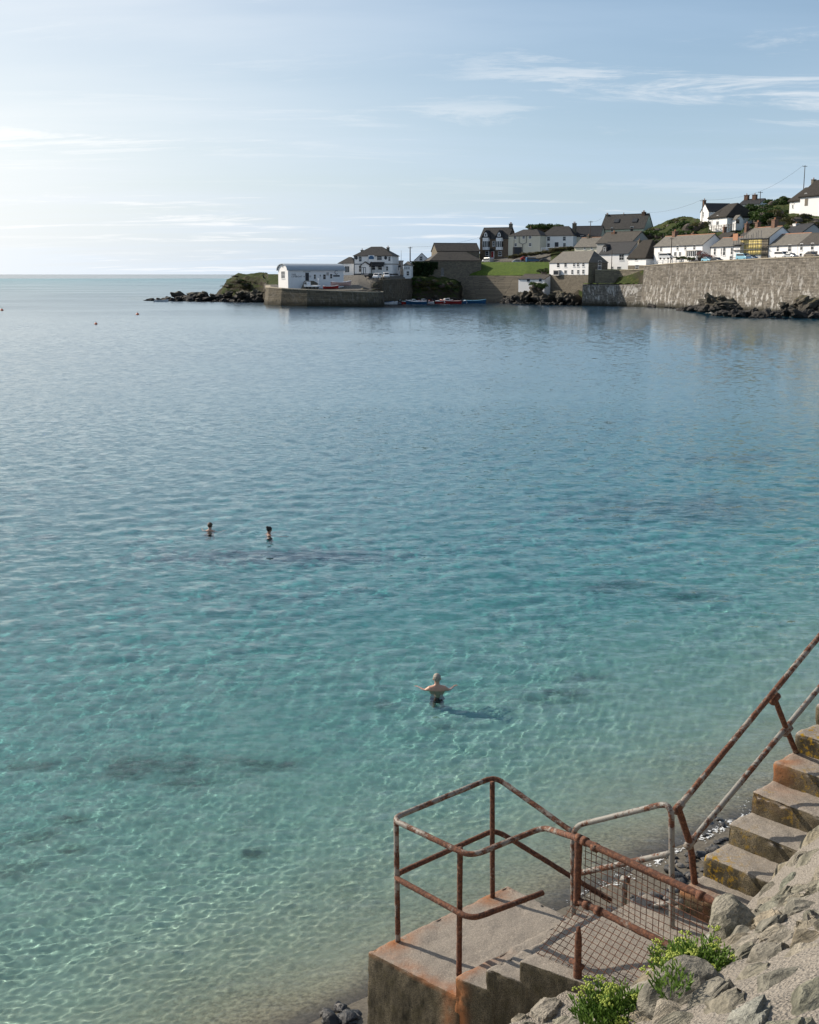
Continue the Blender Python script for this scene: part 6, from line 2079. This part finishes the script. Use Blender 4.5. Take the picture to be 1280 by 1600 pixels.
def swimmer(loc, rz, label, skin, hair, sink=0.0, bun=False, arms='out', trunks=True):
    e = empty('person', (loc.x, loc.y, -sink), rz)
    tag(e, label, 'person')
    v = [(0, 0, -.42), (0, .01, -.22), (0, .015, -.02), (0, 0, .14), (0, -.01, .27), (0, 0, .335), (0, .02, .40), (0, .035, .47), (0, .03, .54), (0, .025, .585)]
    r = [(.165, .12), (.155, .105), (.185, .115), (.215, .12), (.15, .09), (.062, .064), (.062, .07), (.078, .095), (.076, .094), (.045, .06)]
    ed = [(i, i + 1) for i in range(9)]

    def chain(parent, pts):
        k = parent
        for x, y, z, rad in pts:
            v.append((x, y, z)); r.append(rad); ed.append((k, len(v) - 1)); k = len(v) - 1
        return k
    for s in (-1, 1):
        if arms == 'out':
            w = chain(4, [(s * .175, -.01, .245, .078), (s * .235, 0, .205, .070), (s * .30, .04, .165, .053), (s * .35, .12, .15, .044), (s * .40, .21, .165, .034), (s * .435, .27, .172, .026)])
            hand, fd = Vector((s * .455, .295, .176)), Vector((s * .72, .69, .05)).normalized()
        else:
            w = chain(4, [(s * .155, -.01, .245, .07), (s * .225, .03, .20, .06), (s * .31, .16, .10, .047), (s * .38, .27, .06, .04), (s * .44, .40, .05, .033), (s * .47, .46, .05, .026)])
            hand, fd = Vector((s * .485, .49, .05)), Vector((s * .35, .93, .05)).normalized()
        k = chain(w, [(hand.x, hand.y, hand.z, (.036, .016))])
        side = fd.cross(Vector((0, 0, 1))).normalized()
        for q, (o_, ln) in enumerate(((-.030, .062), (-.010, .075), (.011, .070), (.031, .055))):
            b = hand + fd * .045 + side * o_
            chain(k, [(b.x, b.y, b.z, .010), (b.x + fd.x * ln * .55, b.y + fd.y * ln * .55, b.z - .004, .009), (b.x + fd.x * ln, b.y + fd.y * ln, b.z - .016, .007)])
        tb = hand - side * .04 * s * (1 if side.x * s > 0 else -1)
        chain(k, [(tb.x + fd.x * .01, tb.y + fd.y * .01, tb.z, .011), (tb.x + fd.x * .05 - side.x * .015 * s, tb.y + fd.y * .05, tb.z + .004, .008)])
        chain(0, [(s * .09, 0, -.52, .095), (s * .11, .06, -.75, .075), (s * .12, .10, -.92, .058), (s * .12, .02, -1.12, .052), (s * .12, -.02, -1.28, .038), (s * .12, .08, -1.32, .034), (s * .12, .16, -1.34, .024)])
    b = person_mesh('body', v, ed, r, MATS[skin])
    link(b, e)
    b.cycles.is_caustics_receiver = True
    # face and ears sit on the front (+y) of the head
    fc = MB()
    for s in (-1, 1):
        fc.lathe([(.004, -.026), (.017, -.018), (.020, .005), (.012, .026), (.004, .03)], (s * .086, .02, .475), 8)
    fc.lathe([(.004, -.03), (.018, -.022), (.011, .012), (.005, .025)], (0, .128, .475), 8)
    fc.build('ears_and_nose', MATS[skin], b, True)
    ey = MB()
    for s in (-1, 1):
        ey.lathe([(.003, -.008), (.010, 0), (.003, .008)], (s * .032, .112, .495), 8)
    ey.build('eyes', MATS['black_hair'], b, True)
    mo = MB().box(-.024, .024, .108, .118, .424, .432).build('mouth', MATS['red_paint'], b)
    # hair
    bm = bmesh.new()
    bmesh.ops.create_icosphere(bm, subdivisions=4, radius=1)
    for q in bm.verts:
        n = mnoise.fractal(q.co * 4.2 + Vector((rz * 9, 3, 1)), 1, 2, 3)
        c = q.co * (1 + .055 * n)
        q.co = Vector((c.x * .096, c.y * .116 + .022, c.z * .108 + .522))
    bmesh.ops.delete(bm, geom=[q for q in bm.verts if q.co.z < (.50 if q.co.y > .07 else .415 if q.co.y < .0 else .47)], context='VERTS')
    if bun:
        ret = bmesh.ops.create_icosphere(bm, subdivisions=2, radius=.05)
        for q in ret['verts']:
            q.co += Vector((0, -.06, .60))
    me = bpy.data.meshes.new('hair')
    bm.to_mesh(me); bm.free()
    me.materials.append(MATS[hair])
    me.polygons.foreach_set('use_smooth', [True] * len(me.polygons))
    h = link(bpy.data.objects.new('hair', me), e)
    so = h.modifiers.new('thick', 'SOLIDIFY'); so.thickness = .012
    if trunks:
        t = MB()
        t.v, t.f = [], []
        t.lathe([(.150, -.62), (.185, -.56), (.19, -.42), (.178, -.28), (.168, -.24)], sides=18)
        o = t.build('swim_shorts', MATS['swim_cloth'], e, True)
        o.scale = (1.0, .76, 1)
        o.cycles.is_caustics_receiver = True
    return e


def build_people():
    a, b, c = SWIMMERS
    swimmer(a, 0.05, 'grey-haired person seen from behind wading chest deep with arms spread', 'skin', 'grey_hair', 0.21)
    swimmer(b, -0.25, 'short-haired person in water to the shoulders, left of the far pair', 'skin', 'brown_hair', .30)
    swimmer(c, -1.0, 'dark-haired person swimming with an arm stretched out, right of the far pair', 'tanned_skin', 'black_hair', .31, bun=True, arms='reach')


build_rocks()
build_plants()
build_boats()
build_vehicles()
build_street()
build_people()
